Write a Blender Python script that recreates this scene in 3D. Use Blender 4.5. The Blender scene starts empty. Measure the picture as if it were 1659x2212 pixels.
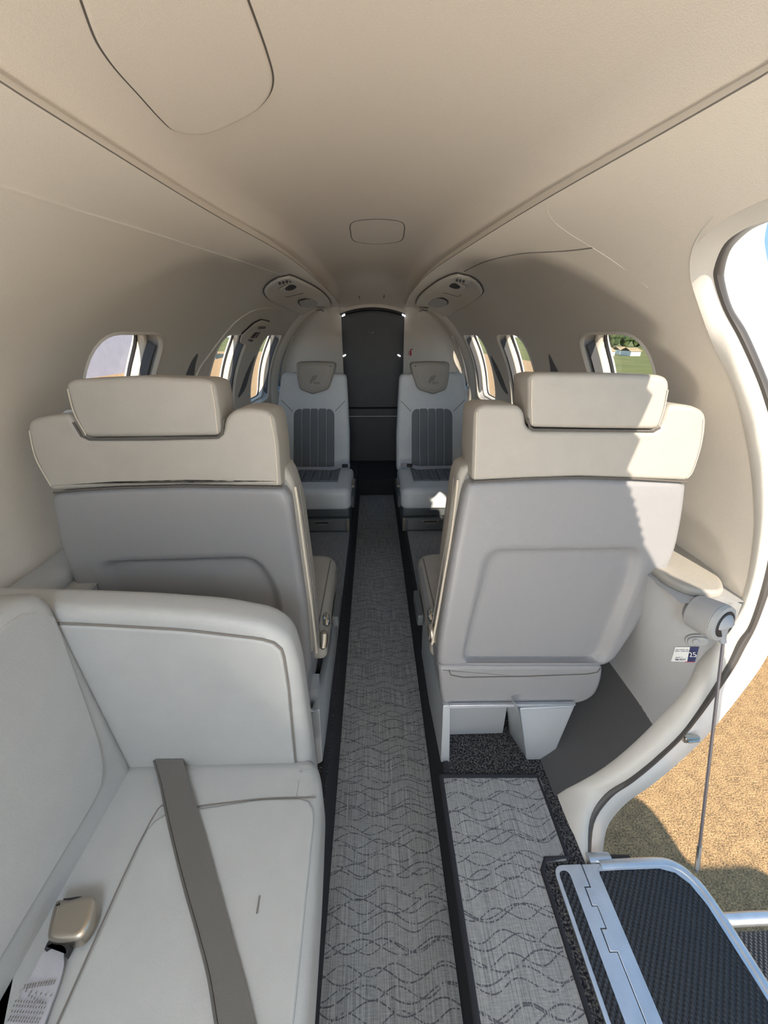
import bpy, bmesh, math, random
from mathutils import Vector, Matrix, geometry
from mathutils.bvhtree import BVHTree
random.seed(5)
PI = math.pi
SC = bpy.context.scene
COL = SC.collection

# ------------------------------------------------------------------ camera
FPX = 831.0; TH = math.radians(24.63); PS = math.radians(1.57)
CAM = Vector((0, 0, 1.15))
CX, CZ, RW = .005, .72, .735            # cabin axis and wall radius
cd = bpy.data.cameras.new('camera'); cam = bpy.data.objects.new('camera', cd); COL.objects.link(cam)
cam.location = CAM
cam.rotation_euler = (PI / 2 - TH, 0, -PS)
cd.sensor_fit = 'VERTICAL'; cd.sensor_height = 24; cd.lens = FPX / 2212 * 24
cd.clip_start = .01; cd.clip_end = 2000
SC.camera = cam
# ------------------------------------------------------------------ light
SUN_DIR = Vector((.14, -1.0, .70)).normalized()     # towards the sun
w = bpy.data.worlds.new('world'); SC.world = w; w.use_nodes = True
wn = w.node_tree; bg = wn.nodes['Background']
wtc = wn.nodes.new('ShaderNodeTexCoord'); wsp = wn.nodes.new('ShaderNodeSeparateXYZ'); wr = wn.nodes.new('ShaderNodeValToRGB')
wn.links.new(wtc.outputs['Generated'], wsp.inputs[0]); wn.links.new(wsp.outputs[2], wr.inputs[0]); wn.links.new(wr.outputs[0], bg.inputs[0])
cr = wr.color_ramp; cr.elements[0].position = 0; cr.elements[0].color = (.60, .68, .74, 1); cr.elements[1].position = 1; cr.elements[1].color = (.09, .19, .34, 1)
e_ = cr.elements.new(.12); e_.color = (.185, .315, .435, 1); e_ = cr.elements.new(.45); e_.color = (.125, .25, .40, 1)
bg.inputs[1].default_value = 1.0
sl = bpy.data.lights.new('sun', 'SUN'); sl.energy = 3.5; sl.angle = math.radians(.6); sl.color = (1, .88, .72)
so = bpy.data.objects.new('sun', sl); COL.objects.link(so)
so.rotation_euler = SUN_DIR.to_track_quat('Z', 'Y').to_euler()
SC.view_settings.view_transform = 'Standard'; SC.view_settings.look = 'None'
SC.view_settings.exposure = 1.25; SC.view_settings.gamma = 1; SC.view_settings.use_curve_mapping = False
SC.cycles.max_bounces = 12; SC.cycles.diffuse_bounces = 8; SC.cycles.transparent_max_bounces = 12
SC.cycles.use_denoising = True

# ------------------------------------------------------------------ pixel -> point helpers
_st, _ct, _sp, _cp = math.sin(TH), math.cos(TH), math.sin(PS), math.cos(PS)
FW = Vector((_sp * _ct, _cp * _ct, -_st)); RT = Vector((_cp, -_sp, 0)); UP = Vector((_sp * _st, _cp * _st, _ct))
def ray(p): return FW + RT * ((p[0] - 829.5) / FPX) - UP * ((p[1] - 1106) / FPX)
def at(p, X=None, Y=None, Z=None):
    d = ray(p)
    t = (X - CAM.x) / d.x if X is not None else (Y - CAM.y) / d.y if Y is not None else (Z - CAM.z) / d.z
    return CAM + d * t
def atp(p, o, n):
    d = ray(p); return CAM + d * ((Vector(o) - CAM).dot(n) / d.dot(n))
def cyl(p, R=RW):
    d = ray(p); ox, oz = -CX, CAM.z - CZ
    a = d.x ** 2 + d.z ** 2; b = 2 * (ox * d.x + oz * d.z); c = ox * ox + oz * oz - R * R
    return CAM + d * ((-b + math.sqrt(b * b - 4 * a * c)) / (2 * a))

# ------------------------------------------------------------------ materials
MATS = {}
def mat(name, col, rough=.6, metal=0, bump=0, bscale=400, var=0, vscale=60, spec=.5, coat=0):
    if name in MATS: return MATS[name]
    m = bpy.data.materials.new(name); m.use_nodes = True; nt = m.node_tree; b = nt.nodes['Principled BSDF']
    b.inputs['Base Color'].default_value = (*col, 1); b.inputs['Roughness'].default_value = rough
    b.inputs['Metallic'].default_value = metal; b.inputs['Specular IOR Level'].default_value = spec
    if coat: b.inputs['Coat Weight'].default_value = coat
    tc = nt.nodes.new('ShaderNodeTexCoord')
    if var:
        n = nt.nodes.new('ShaderNodeTexNoise'); n.inputs['Scale'].default_value = vscale; n.inputs['Detail'].default_value = 4
        r = nt.nodes.new('ShaderNodeMapRange'); r.inputs[3].default_value = 1 - var; r.inputs[4].default_value = 1 + var
        r.inputs[1].default_value = .3; r.inputs[2].default_value = .7
        x = nt.nodes.new('ShaderNodeVectorMath'); x.operation = 'SCALE'; x.inputs[0].default_value = col
        nt.links.new(tc.outputs['Object'], n.inputs['Vector']); nt.links.new(n.outputs[0], r.inputs[0])
        nt.links.new(r.outputs[0], x.inputs['Scale']); nt.links.new(x.outputs[0], b.inputs['Base Color'])
    if bump:
        n = nt.nodes.new('ShaderNodeTexNoise'); n.inputs['Scale'].default_value = bscale; n.inputs['Detail'].default_value = 3
        u = nt.nodes.new('ShaderNodeBump'); u.inputs['Strength'].default_value = bump; u.inputs['Distance'].default_value = .001
        nt.links.new(tc.outputs['Object'], n.inputs['Vector']); nt.links.new(n.outputs[0], u.inputs['Height'])
        nt.links.new(u.outputs[0], b.inputs['Normal'])
    MATS[name] = m; return m
WALL = mat('wall_fabric', (.71, .655, .575), .62, bump=.35, bscale=500, var=.03, vscale=700)
HEAD = mat('headliner_fabric', (.64, .58, .505), .8, bump=.3, bscale=600, var=.04, vscale=700, spec=.2)
GREYP = mat('grey_panel', (.36, .36, .36), .5, bump=.3, bscale=600)
LEATH = mat('leather', (.37, .347, .31), .5, bump=.35, bscale=300, var=.025, vscale=25)
LEATH2 = mat('leather_light_grey', (.37, .38, .383), .5, bump=.35, bscale=350, var=.025, vscale=25)
LEATHF = mat('leather_far_brightened', (.64, .675, .70), .5, bump=.35, bscale=350, var=.025, vscale=25)  # same leather, colour lifted to offset the dim light at the far seats
LDARK = mat('leather_slate', (.17, .185, .20), .55, bump=.35, bscale=350)
SHELL = mat('seat_shell', (.25, .25, .26), .42, bump=.3, bscale=700)
PIPE = mat('piping', (.58, .52, .43), .6)
SEAM = mat('seam', (.10, .09, .08), .8)
SEAML = mat('seam_soft', (.17, .155, .14), .8)
SILV = mat('silver_paint', (.50, .53, .56), .35, metal=.4, bump=.15, bscale=500)
ALU = mat('brushed_aluminium', (.62, .65, .70), .38, metal=.85, bump=.2, bscale=300, var=.08, vscale=30)
CHROME = mat('chrome', (.75, .70, .62), .22, metal=1)
NICK = mat('nickel', (.52, .47, .40), .33, metal=1, bump=.1, bscale=200)
BLACK = mat('black_trim', (.015, .015, .018), .6)
RUB = mat('rubber_gasket', (.065, .06, .058), .45)
DOORD = mat('dark_door', (.062, .063, .065), .5, var=.05, vscale=20)
KICK = mat('charcoal_wall', (.075, .075, .078), .85, bump=.4, bscale=500)
WHITE = mat('white_paint', (.80, .80, .79), .3, coat=.3)
VEST = mat('dark_plastic', (.10, .112, .12), .45)
WEB = mat('belt_webbing', (.115, .11, .103), .7, bump=.5, bscale=900)
WEBL = mat('belt_webbing_light', (.36, .36, .40), .75, bump=.6, bscale=900)
BLUE = mat('navy_print', (.03, .035, .12), .5)
RED = mat('red_print', (.42, .02, .04), .5)
MAROON = mat('maroon_print', (.10, .02, .03), .5)
PAPER = mat('sticker_white', (.78, .79, .76), .5)
LENS = mat('lens_grey', (.40, .375, .36), .35)
WINF = mat('window_frame', (.68, .64, .57), .5)
BIND = mat('carpet_binding', (.022, .023, .03), .95, bump=.6, bscale=900)

def emis(name, col, s):
    m = bpy.data.materials.new(name); m.use_nodes = True; b = m.node_tree.nodes['Principled BSDF']
    b.inputs['Base Color'].default_value = (*col, 1); b.inputs['Emission Color'].default_value = (*col, 1)
    b.inputs['Emission Strength'].default_value = s; return m
LP1, LP2 = 13.5, 2.6
LED = emis('led_lens', (.95, .96, 1), 1.6)

def glassm():
    m = bpy.data.materials.new('window_glass'); m.use_nodes = True; nt = m.node_tree; nt.nodes.clear()
    o = nt.nodes.new('ShaderNodeOutputMaterial'); mx = nt.nodes.new('ShaderNodeMixShader'); t = nt.nodes.new('ShaderNodeBsdfTransparent')
    g = nt.nodes.new('ShaderNodeBsdfGlossy'); g.inputs['Roughness'].default_value = .02
    t.inputs[0].default_value = (.98, .98, .98, 1); mx.inputs[0].default_value = .05
    nt.links.new(t.outputs[0], mx.inputs[1]); nt.links.new(g.outputs[0], mx.inputs[2]); nt.links.new(mx.outputs[0], o.inputs[0]); return m
GLASS = glassm()

class NG:                                # tiny node-graph helper
    def __init__(s, name):
        s.m = bpy.data.materials.new(name); s.m.use_nodes = True; s.nt = s.m.node_tree; s.b = s.nt.nodes['Principled BSDF']
        s.tc = s.nt.nodes.new('ShaderNodeTexCoord'); s.sep = s.nt.nodes.new('ShaderNodeSeparateXYZ')
        s.nt.links.new(s.tc.outputs['Object'], s.sep.inputs[0])
    def lk(s, v, sock):
        if isinstance(v, (int, float)): sock.default_value = v
        else: s.nt.links.new(v, sock)
    def f(s, op, a, b=0, c=0):
        n = s.nt.nodes.new('ShaderNodeMath'); n.operation = op
        s.lk(a, n.inputs[0]); s.lk(b, n.inputs[1]); s.lk(c, n.inputs[2]); return n.outputs[0]
    def noise(s, scale, vec=None, detail=2):
        n = s.nt.nodes.new('ShaderNodeTexNoise'); n.inputs['Scale'].default_value = scale; n.inputs['Detail'].default_value = detail
        s.nt.links.new(vec or s.tc.outputs['Object'], n.inputs['Vector']); return n.outputs[0]
    def vec(s, x, y, z=0):
        n = s.nt.nodes.new('ShaderNodeCombineXYZ'); s.lk(x, n.inputs[0]); s.lk(y, n.inputs[1]); s.lk(z, n.inputs[2]); return n.outputs[0]
    def mix(s, fac, a, b):
        n = s.nt.nodes.new('ShaderNodeMix'); n.data_type = 'RGBA'; s.lk(fac, n.inputs[0])
        for v, i in ((a, 6), (b, 7)):
            if isinstance(v, tuple): n.inputs[i].default_value = (*v, 1)
            else: s.nt.links.new(v, n.inputs[i])
        return n.outputs[2]
    def bump(s, h, st=.5, d=.002):
        n = s.nt.nodes.new('ShaderNodeBump'); n.inputs['Strength'].default_value = st; n.inputs['Distance'].default_value = d
        s.nt.links.new(h, n.inputs['Height']); s.nt.links.new(n.outputs[0], s.b.inputs['Normal'])

def carpet_wave():
    g = NG('woven_carpet'); X, Y = g.sep.outputs[0], g.sep.outputs[1]
    st = g.noise(1, g.vec(g.f('MULTIPLY', X, 420), g.f('MULTIPLY', Y, 9)), 3)
    st2 = g.noise(1, g.vec(g.f('MULTIPLY', X, 60), g.f('MULTIPLY', Y, 500)), 2)
    v = g.f('ADD', g.f('MULTIPLY', st, .75), g.f('MULTIPLY', st2, .35))
    base = g.mix(g.f('MULTIPLY', g.f('SUBTRACT', v, .3), 1.9), (.115, .12, .128), (.43, .435, .435))
    dash = g.f('GREATER_THAN', g.noise(1, g.vec(g.f('MULTIPLY', X, 330), g.f('MULTIPLY', Y, 70)), 1), .45)
    tot = None
    for A, fx, gy, ph, P, wd in ((.0085, 62, 9, 0, .030, .036), (.0105, 47, -11, 2.1, .041, .030), (.0125, 39, 6, 4.0, .063, .020)):
        sn = g.f('SINE', g.f('ADD', g.f('MULTIPLY', X, fx), g.f('ADD', g.f('MULTIPLY', Y, gy), ph)))
        t = g.f('DIVIDE', g.f('ADD', Y, g.f('MULTIPLY', sn, A)), P)
        l = g.f('LESS_THAN', g.f('ABSOLUTE', g.f('SUBTRACT', g.f('FRACT', t), .5)), wd)
        tot = l if tot is None else g.f('MAXIMUM', tot, l)
    line = g.f('MULTIPLY', g.f('MULTIPLY', tot, dash), .72)
    c = g.mix(line, base, (.03, .03, .05))
    g.nt.links.new(c, g.b.inputs['Base Color']); g.b.inputs['Roughness'].default_value = .95; g.b.inputs['Specular IOR Level'].default_value = .1
    g.bump(v, .5, .001); return g.m
def carpet_pile():
    g = NG('dark_pile_carpet'); n = g.noise(260, None, 3)
    f = g.f('MULTIPLY', g.f('SUBTRACT', n, .42), 4)
    g.nt.links.new(g.mix(f, (.018, .018, .024), (.15, .145, .14)), g.b.inputs['Base Color'])
    g.b.inputs['Roughness'].default_value = 1; g.b.inputs['Specular IOR Level'].default_value = .05; g.bump(n, 1, .006); return g.m
def tread():
    g = NG('black_rubber_tread'); X, Y = g.sep.outputs[0], g.sep.outputs[1]
    a = g.f('SINE', g.f('MULTIPLY', g.f('ADD', X, g.f('MULTIPLY', Y, .62)), 800)); b = g.f('SINE', g.f('MULTIPLY', g.f('SUBTRACT', X, g.f('MULTIPLY', Y, .9)), 560))
    h = g.f('MULTIPLY', g.f('ADD', a, 1), g.f('ADD', b, 1))
    g.nt.links.new(g.mix(g.f('MULTIPLY', h, .25), (.012, .013, .017), (.085, .09, .11)), g.b.inputs['Base Color'])
    g.b.inputs['Roughness'].default_value = .5; g.bump(h, .8, .002); return g.m
def ground_m():
    g = NG('asphalt_apron'); n = g.noise(150, None, 5); n2 = g.noise(22, None, 4)
    v = g.f('ADD', g.f('MULTIPLY', n, .8), g.f('MULTIPLY', n2, .25))
    g.nt.links.new(g.mix(g.f('MULTIPLY', g.f('SUBTRACT', v, .38), 3.2), (.17, .115, .06), (.80, .50, .24)), g.b.inputs['Base Color'])
    g.b.inputs['Roughness'].default_value = .9; g.bump(n, .6, .01); return g.m
def grass_m():
    g = NG('mown_grass'); X, Y = g.sep.outputs[0], g.sep.outputs[1]
    n = g.noise(.35, None, 5); s = g.noise(1, g.vec(g.f('MULTIPLY', X, .16), g.f('MULTIPLY', Y, .01)), 2)
    g.nt.links.new(g.mix(g.f('MULTIPLY', g.f('SUBTRACT', g.f('ADD', g.f('MULTIPLY', n, .5), g.f('MULTIPLY', s, .5)), .35), 3.3), (.10, .125, .022), (.21, .20, .055)), g.b.inputs['Base Color'])
    g.b.inputs['Roughness'].default_value = .95; return g.m
def foliage_m():
    g = NG('tree_foliage'); n = g.noise(1.6, None, 6)
    g.nt.links.new(g.mix(g.f('MULTIPLY', g.f('SUBTRACT', n, .35), 3), (.025, .05, .02), (.11, .15, .05)), g.b.inputs['Base Color'])
    g.b.inputs['Roughness'].default_value = 1; return g.m
def club_m():
    g = NG('speckled_carpet'); n = g.noise(330, None, 3); X, Y = g.sep.outputs[0], g.sep.outputs[1]
    s = g.noise(1, g.vec(g.f('MULTIPLY', X, 300), g.f('MULTIPLY', Y, 20)), 2)
    g.nt.links.new(g.mix(g.f('MULTIPLY', g.f('SUBTRACT', g.f('ADD', g.f('MULTIPLY', n, .6), g.f('MULTIPLY', s, .4)), .35), 3), (.13, .135, .15), (.36, .36, .37)), g.b.inputs['Base Color'])
    g.b.inputs['Roughness'].default_value = 1; g.bump(n, .8, .003); return g.m
CARP, PILE, TREAD, GROUND, GRASS, FOLI, CLUB = carpet_wave(), carpet_pile(), tread(), ground_m(), grass_m(), foliage_m(), club_m()

# ------------------------------------------------------------------ object helpers
def link(name, me, m, parent=None):
    o = bpy.data.objects.new(name, me); COL.objects.link(o)
    if m: me.materials.append(m)
    if parent: o.parent = parent; o.matrix_parent_inverse = Matrix.Translation(parent.location).inverted()
    return o
def smooth(me, ang=40):
    for p in me.polygons: p.use_smooth = True
    try: me.set_sharp_from_angle(angle=math.radians(ang))
    except Exception: pass
def build(name, verts, faces, m, parent=None, sm=True, ang=40, fix=True):
    me = bpy.data.meshes.new(name); me.from_pydata([tuple(v) for v in verts], [], faces); me.validate(); me.update()
    if fix:
        bm = bmesh.new(); bm.from_mesh(me); bmesh.ops.remove_doubles(bm, verts=bm.verts, dist=1e-6)
        bmesh.ops.recalc_face_normals(bm, faces=bm.faces); bm.to_mesh(me); bm.free()
    if sm: smooth(me, ang)
    return link(name, me, m, parent)
def tag(o, label=None, cat=None, group=None, kind=None):
    if label: o['label'] = label
    if cat: o['category'] = cat
    if group: o['group'] = group
    if kind: o['kind'] = kind
    return o
def thing(name, label, cat, loc=(0, 0, 0), group=None):
    o = bpy.data.objects.new(name, None); COL.objects.link(o); o.location = loc; o.empty_display_size = .05
    bpy.context.view_layer.update()
    return tag(o, label, cat, group)
def struct(o): return tag(o, kind='structure')
def grid(rows, closed_u=False, closed_v=False):
    n = len(rows[0]); V = [v for r in rows for v in r]; Fs = []
    R = len(rows)
    for i in range(R if closed_v else R - 1):
        for j in range(n if closed_u else n - 1):
            a, b = i * n + j, i * n + (j + 1) % n; c, d = ((i + 1) % R) * n + (j + 1) % n, ((i + 1) % R) * n + j
            Fs.append((a, b, c, d))
    return V, Fs
def loops(name, rings, m, parent=None, cap0=True, cap1=True, ang=40):
    V, Fs = grid(rings, closed_u=True); n = len(rings[0])
    if cap0: Fs.append(tuple(range(n))[::-1])
    if cap1: Fs.append(tuple(range(len(V) - n, len(V))))
    return build(name, V, Fs, m, parent, ang=ang)
def catmull(pts, n=6, closed=False):
    out = []; N = len(pts); pts = [Vector(p) for p in pts]
    rng = range(N) if closed else range(N - 1)
    for i in rng:
        g = (lambda k: pts[k % N]) if closed else (lambda k: pts[min(max(k, 0), N - 1)])
        a, b, c, d = g(i - 1), g(i), g(i + 1), g(i + 2)
        for s in range(n):
            t = s / n
            out.append(.5 * ((2 * b) + (c - a) * t + (2 * a - 5 * b + 4 * c - d) * t * t + (3 * b - a - 3 * c + d) * t ** 3))
    if not closed: out.append(pts[-1])
    return out
def resample(pts, n, closed=False):
    P = [Vector(p) for p in pts]
    if closed: P = P + [P[0]]
    L = [0]
    for a, b in zip(P, P[1:]): L.append(L[-1] + (b - a).length)
    out = []; k = 0
    for i in range(n):
        s = L[-1] * i / (n if closed else n - 1)
        while k < len(L) - 2 and L[k + 1] < s: k += 1
        f = (s - L[k]) / max(L[k + 1] - L[k], 1e-9); out.append(P[k].lerp(P[k + 1], min(f, 1)))
    return out
def rounded(pts, r, n=6):
    """polygon -> loop with its corners rounded; r one radius or one per corner"""
    out = []; N = len(pts); P = [Vector(p) for p in pts]
    for i in range(N):
        rr = r[i] if isinstance(r, (list, tuple)) else r
        a, b, c = P[i - 1], P[i], P[(i + 1) % N]
        if rr <= 0: out.append(b); continue
        u, v = (a - b), (c - b); k = min(rr, u.length * .49, v.length * .49)
        p, q = b + u.normalized() * k, b + v.normalized() * k
        for s in range(n + 1):
            t = s / n; out.append(p * (1 - t) ** 2 + b * 2 * t * (1 - t) + q * t * t)
    return out
def inset(loop, nrm, d):
    N = len(loop); out = []; nrm = Vector(nrm)
    area = sum((loop[i].cross(loop[(i + 1) % N]) for i in range(N)), Vector())
    sg = 1 if area.dot(nrm) > 0 else -1
    for i in range(N):
        a = (loop[i] - loop[i - 1]); b = (loop[(i + 1) % N] - loop[i])
        if a.length < 1e-9: a = b
        if b.length < 1e-9: b = a
        na = nrm.cross(a.normalized()) * sg; nb = nrm.cross(b.normalized()) * sg
        m = (na + nb); 
        if m.length < 1e-6: out.append(loop[i]); continue
        m.normalize(); k = max(m.dot(na), .5)
        out.append(loop[i] + m * (d / k))
    return out
def slab(name, loop, nrm, depth, m, parent=None, r=.006, rb=None, steps=4, bulge=0, warp=None, ang=50, rs=None):
    """solid with outline LOOP on its front face (looking along -nrm), thickness DEPTH away from nrm, edges rounded by r (front) and rb (back)"""
    nrm = Vector(nrm).normalized(); rb = r if rb is None else rb; L = [Vector(p) for p in loop]; rings = []
    if rb > 0:
        rings.append([p - nrm * depth for p in inset(L, nrm, rb * 1.15)])
        for k in range(steps + 1):
            t = k / steps * PI / 2
            rings.append([p - nrm * (depth - rb * (1 - math.cos(t))) for p in inset(L, nrm, rb * (1 - math.sin(t)))])
    else: rings.append([p - nrm * depth for p in L])
    if r > 0:
        for k in range(steps + 1):
            t = k / steps * PI / 2
            rings.append([p - nrm * r * (1 - math.sin(t)) for p in inset(L, nrm, r * (1 - math.cos(t)))])
        rings.append(inset(L, nrm, r * 1.2))
    else: rings.append(L)
    if bulge:
        base = rings[-1]; c = sum(base, Vector()) / len(base)
        for k in (1, 2, 3, 4, 5):
            f = k / 5 * .97
            rings.append([p.lerp(c, f) + nrm * bulge * math.sin(f * PI / 2) for p in base])
    if warp: rings = [[warp(p) for p in rg] for rg in rings]
    return loops(name, rings, m, parent, ang=ang)
def tube(name, pts, r, m, parent=None, n=8, closed=False, flat=None):
    P = [Vector(p) for p in pts]; N = len(P); rings = []; up = None
    for i in range(N):
        if closed: t = P[(i + 1) % N] - P[i - 1]
        else: t = P[min(i + 1, N - 1)] - P[max(i - 1, 0)]
        t.normalize()
        if up is None:
            up = t.orthogonal().normalized()
        up = (up - t * up.dot(t)).normalized(); s = t.cross(up)
        rr = r[i] if isinstance(r, (list, tuple)) else r
        rings.append([P[i] + up * rr * math.cos(2 * PI * k / n) + s * rr * math.sin(2 * PI * k / n) for k in range(n)])
    if closed:
        V, Fs = grid(rings, closed_u=True, closed_v=True); return build(name, V, Fs, m, parent)
    return loops(name, rings, m, parent)
def box(name, lo, hi, m, parent=None, r=0, taper=None):
    lo, hi = Vector(lo), Vector(hi)
    L = [Vector((lo.x, lo.y, hi.z)), Vector((hi.x, lo.y, hi.z)), Vector((hi.x, hi.y, hi.z)), Vector((lo.x, hi.y, hi.z))]
    if r: L = rounded(L, r * 1.6, 4)
    return slab(name, L, (0, 0, 1), hi.z - lo.z, m, parent, r=r, rb=r)
def strip(name, path, side, w, th, m, parent=None):
    """flat webbing along PATH, SIDE vectors give its width direction"""
    rings = []
    for i, p in enumerate(path):
        s = Vector(side[i] if isinstance(side, list) else side).normalized() * w / 2
        t = (path[min(i + 1, len(path) - 1)] - path[max(i - 1, 0)]).normalized(); n = s.cross(t).normalized() * th / 2
        p = Vector(p); rings.append([p - s - n, p + s - n, p + s + n, p - s + n])
    return loops(name, rings, m, parent, ang=30)
def text(name, s, size, mtx, m, parent=None, depth=.0004, shear=0, align='CENTER'):
    c = bpy.data.curves.new(name, 'FONT'); c.body = s; c.size = size; c.extrude = depth; c.align_x = align; c.align_y = 'CENTER'; c.shear = shear
    t = bpy.data.objects.new(name, c); COL.objects.link(t); bpy.context.view_layer.update()
    me = bpy.data.meshes.new_from_object(t.evaluated_get(bpy.context.evaluated_depsgraph_get())); bpy.data.objects.remove(t); 
    me.transform(mtx); me.materials.clear()
    return link(name, me, m, parent)
def frame_mtx(o, x, y):
    x = Vector(x).normalized(); z = x.cross(Vector(y)).normalized(); y = z.cross(x)
    M = Matrix((x, y, z)).transposed().to_4x4(); M.translation = Vector(o); return M

# ================================================================== CABIN SHELL
def catmull_pts(P): return catmull(P, 5)
def interp(tab, y):
    if y <= tab[0][0]: return tab[0][1]
    for (a, va), (b, vb) in zip(tab, tab[1:]):
        if y <= b:
            return va + (vb - va) * (y - a) / (b - a)
    return tab[-1][1]
XE = {}
for _s, _px in ((-1, [(0, 180), (130, 261), (270, 348), (400, 428), (500, 486), (600, 541), (655, 580), (696, 616)]),
                (1, [(1659, 160), (1540, 228), (1420, 296), (1300, 363), (1180, 431), (1080, 491), (1000, 541), (945, 577), (912, 604)])):
    _e = [at(p, Z=1.352) for p in _px]; _m = _e[0]
    _k = (_e[2].x - _e[0].x) / (_e[2].y - _e[0].y)
    _t = [(-1.2, abs(_m.x) + .02)] + [(p.y, abs(p.x)) for p in catmull_pts(_e)]
    XE[_s] = _t + [(2.4, .205 if _s > 0 else .218), (3.3, .246 if _s > 0 else .240)]
AS = 47.0
def S(side, Y, v):
    """cabin side surface: v = angle up to AS, then on to the valance edge at v=70 and its upturned lip to 74"""
    R = RW
    if v <= AS:
        a = math.radians(v); return Vector((CX + side * R * math.cos(a), Y, CZ + R * math.sin(a)))
    a = math.radians(AS); p0 = Vector((R * math.cos(a), 0, CZ + R * math.sin(a))); t0 = Vector((-math.sin(a), 0, math.cos(a)))
    xe = interp(XE[side], Y) - side * CX; p3 = Vector((xe, 0, 1.352))
    if v <= 70:
        t = (v - AS) / (70 - AS); L = (p3 - p0).length
        p1 = p0 + t0 * L * .36; p2 = p3 + Vector((1, 0, -.12)).normalized() * L * .38
        p2.z -= .004
        p = p0 * (1 - t) ** 3 + p1 * 3 * t * (1 - t) ** 2 + p2 * 3 * t * t * (1 - t) + p3 * t ** 3
    else:
        t = (v - 70) / 4; b = t * PI / 2 * 1.0
        p = p3 + Vector((.012 * t, 0, .020 * t))
    return Vector((CX + side * p.x, Y, p.z))
VROWS = [-4 + k * 3 for k in range(17)] + [AS + (70 - AS) * k / 12 for k in range(1, 13)] + [70.6, 71.5, 72.6, 74]
# windows in (Y, angle): opening outlines
WINS = [(.925, 1.235), (1.70, 2.06), (2.36, 2.80), (2.99, 3.22)]
WA0, WA1 = 3.0, 36.0
def win_loop(y0, y1, a0=WA0, a1=WA1, n=6):
    s = 78.0                                     # degrees -> metre-ish so corners stay round
    L = rounded([(y0, a0 / s, 0), (y1, a0 / s, 0), (y1, a1 / s, 0), (y0, a1 / s, 0)], .085, n)
    P = []
    for i in range(len(L)):
        a, b = L[i], L[(i + 1) % len(L)]; k = max(1, int((b - a).length / .035))
        for j in range(k): P.append(a.lerp(b, j / k))
    return [(p.x, p.y * s) for p in P]
# aft edge of the entry door opening, measured on the wall cylinder
C0 = [(1659, 380), (1560, 445), (1500, 525), (1490, 590), (1507, 655), (1540, 745), (1577, 820), (1600, 900), (1618, 990), (1626, 1060), (1628, 1150),
      (1615, 1250), (1590, 1320), (1556, 1365), (1509, 1414), (1472, 1480), (1413, 1543), (1307, 1638), (1211, 1693), (1196, 1709), (1226, 1789), (1256, 1868)]
C1 = [(1659, 477), (1610, 494), (1565, 527), (1543, 577), (1543, 610), (1563, 670), (1595, 730), (1630, 807), (1652, 868), (1668, 930), (1677, 1030),
      (1668, 1150), (1650, 1249), (1619, 1347), (1593, 1386), (1563, 1447), (1483, 1568), (1421, 1631), (1362, 1679), (1307, 1715), (1274, 1770), (1270, 1862)]
C2 = [(1662, 478), (1617, 500), (1578, 540), (1565, 585), (1567, 615), (1582, 665), (1613, 715), (1650, 799), (1675, 868), (1693, 930), (1705, 1030),
      (1695, 1150), (1675, 1230), (1637, 1338), (1609, 1396), (1575, 1455), (1496, 1561), (1436, 1624), (1373, 1679), (1322, 1717), (1284, 1772), (1276, 1862)]
def dense(pts, R, n=5): return catmull([cyl(p, R) for p in pts], n)
c0 = dense(C0, RW)
def ang(p, side=1): return math.degrees(math.atan2(p.z - CZ, side * (p.x - CX)))
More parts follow.
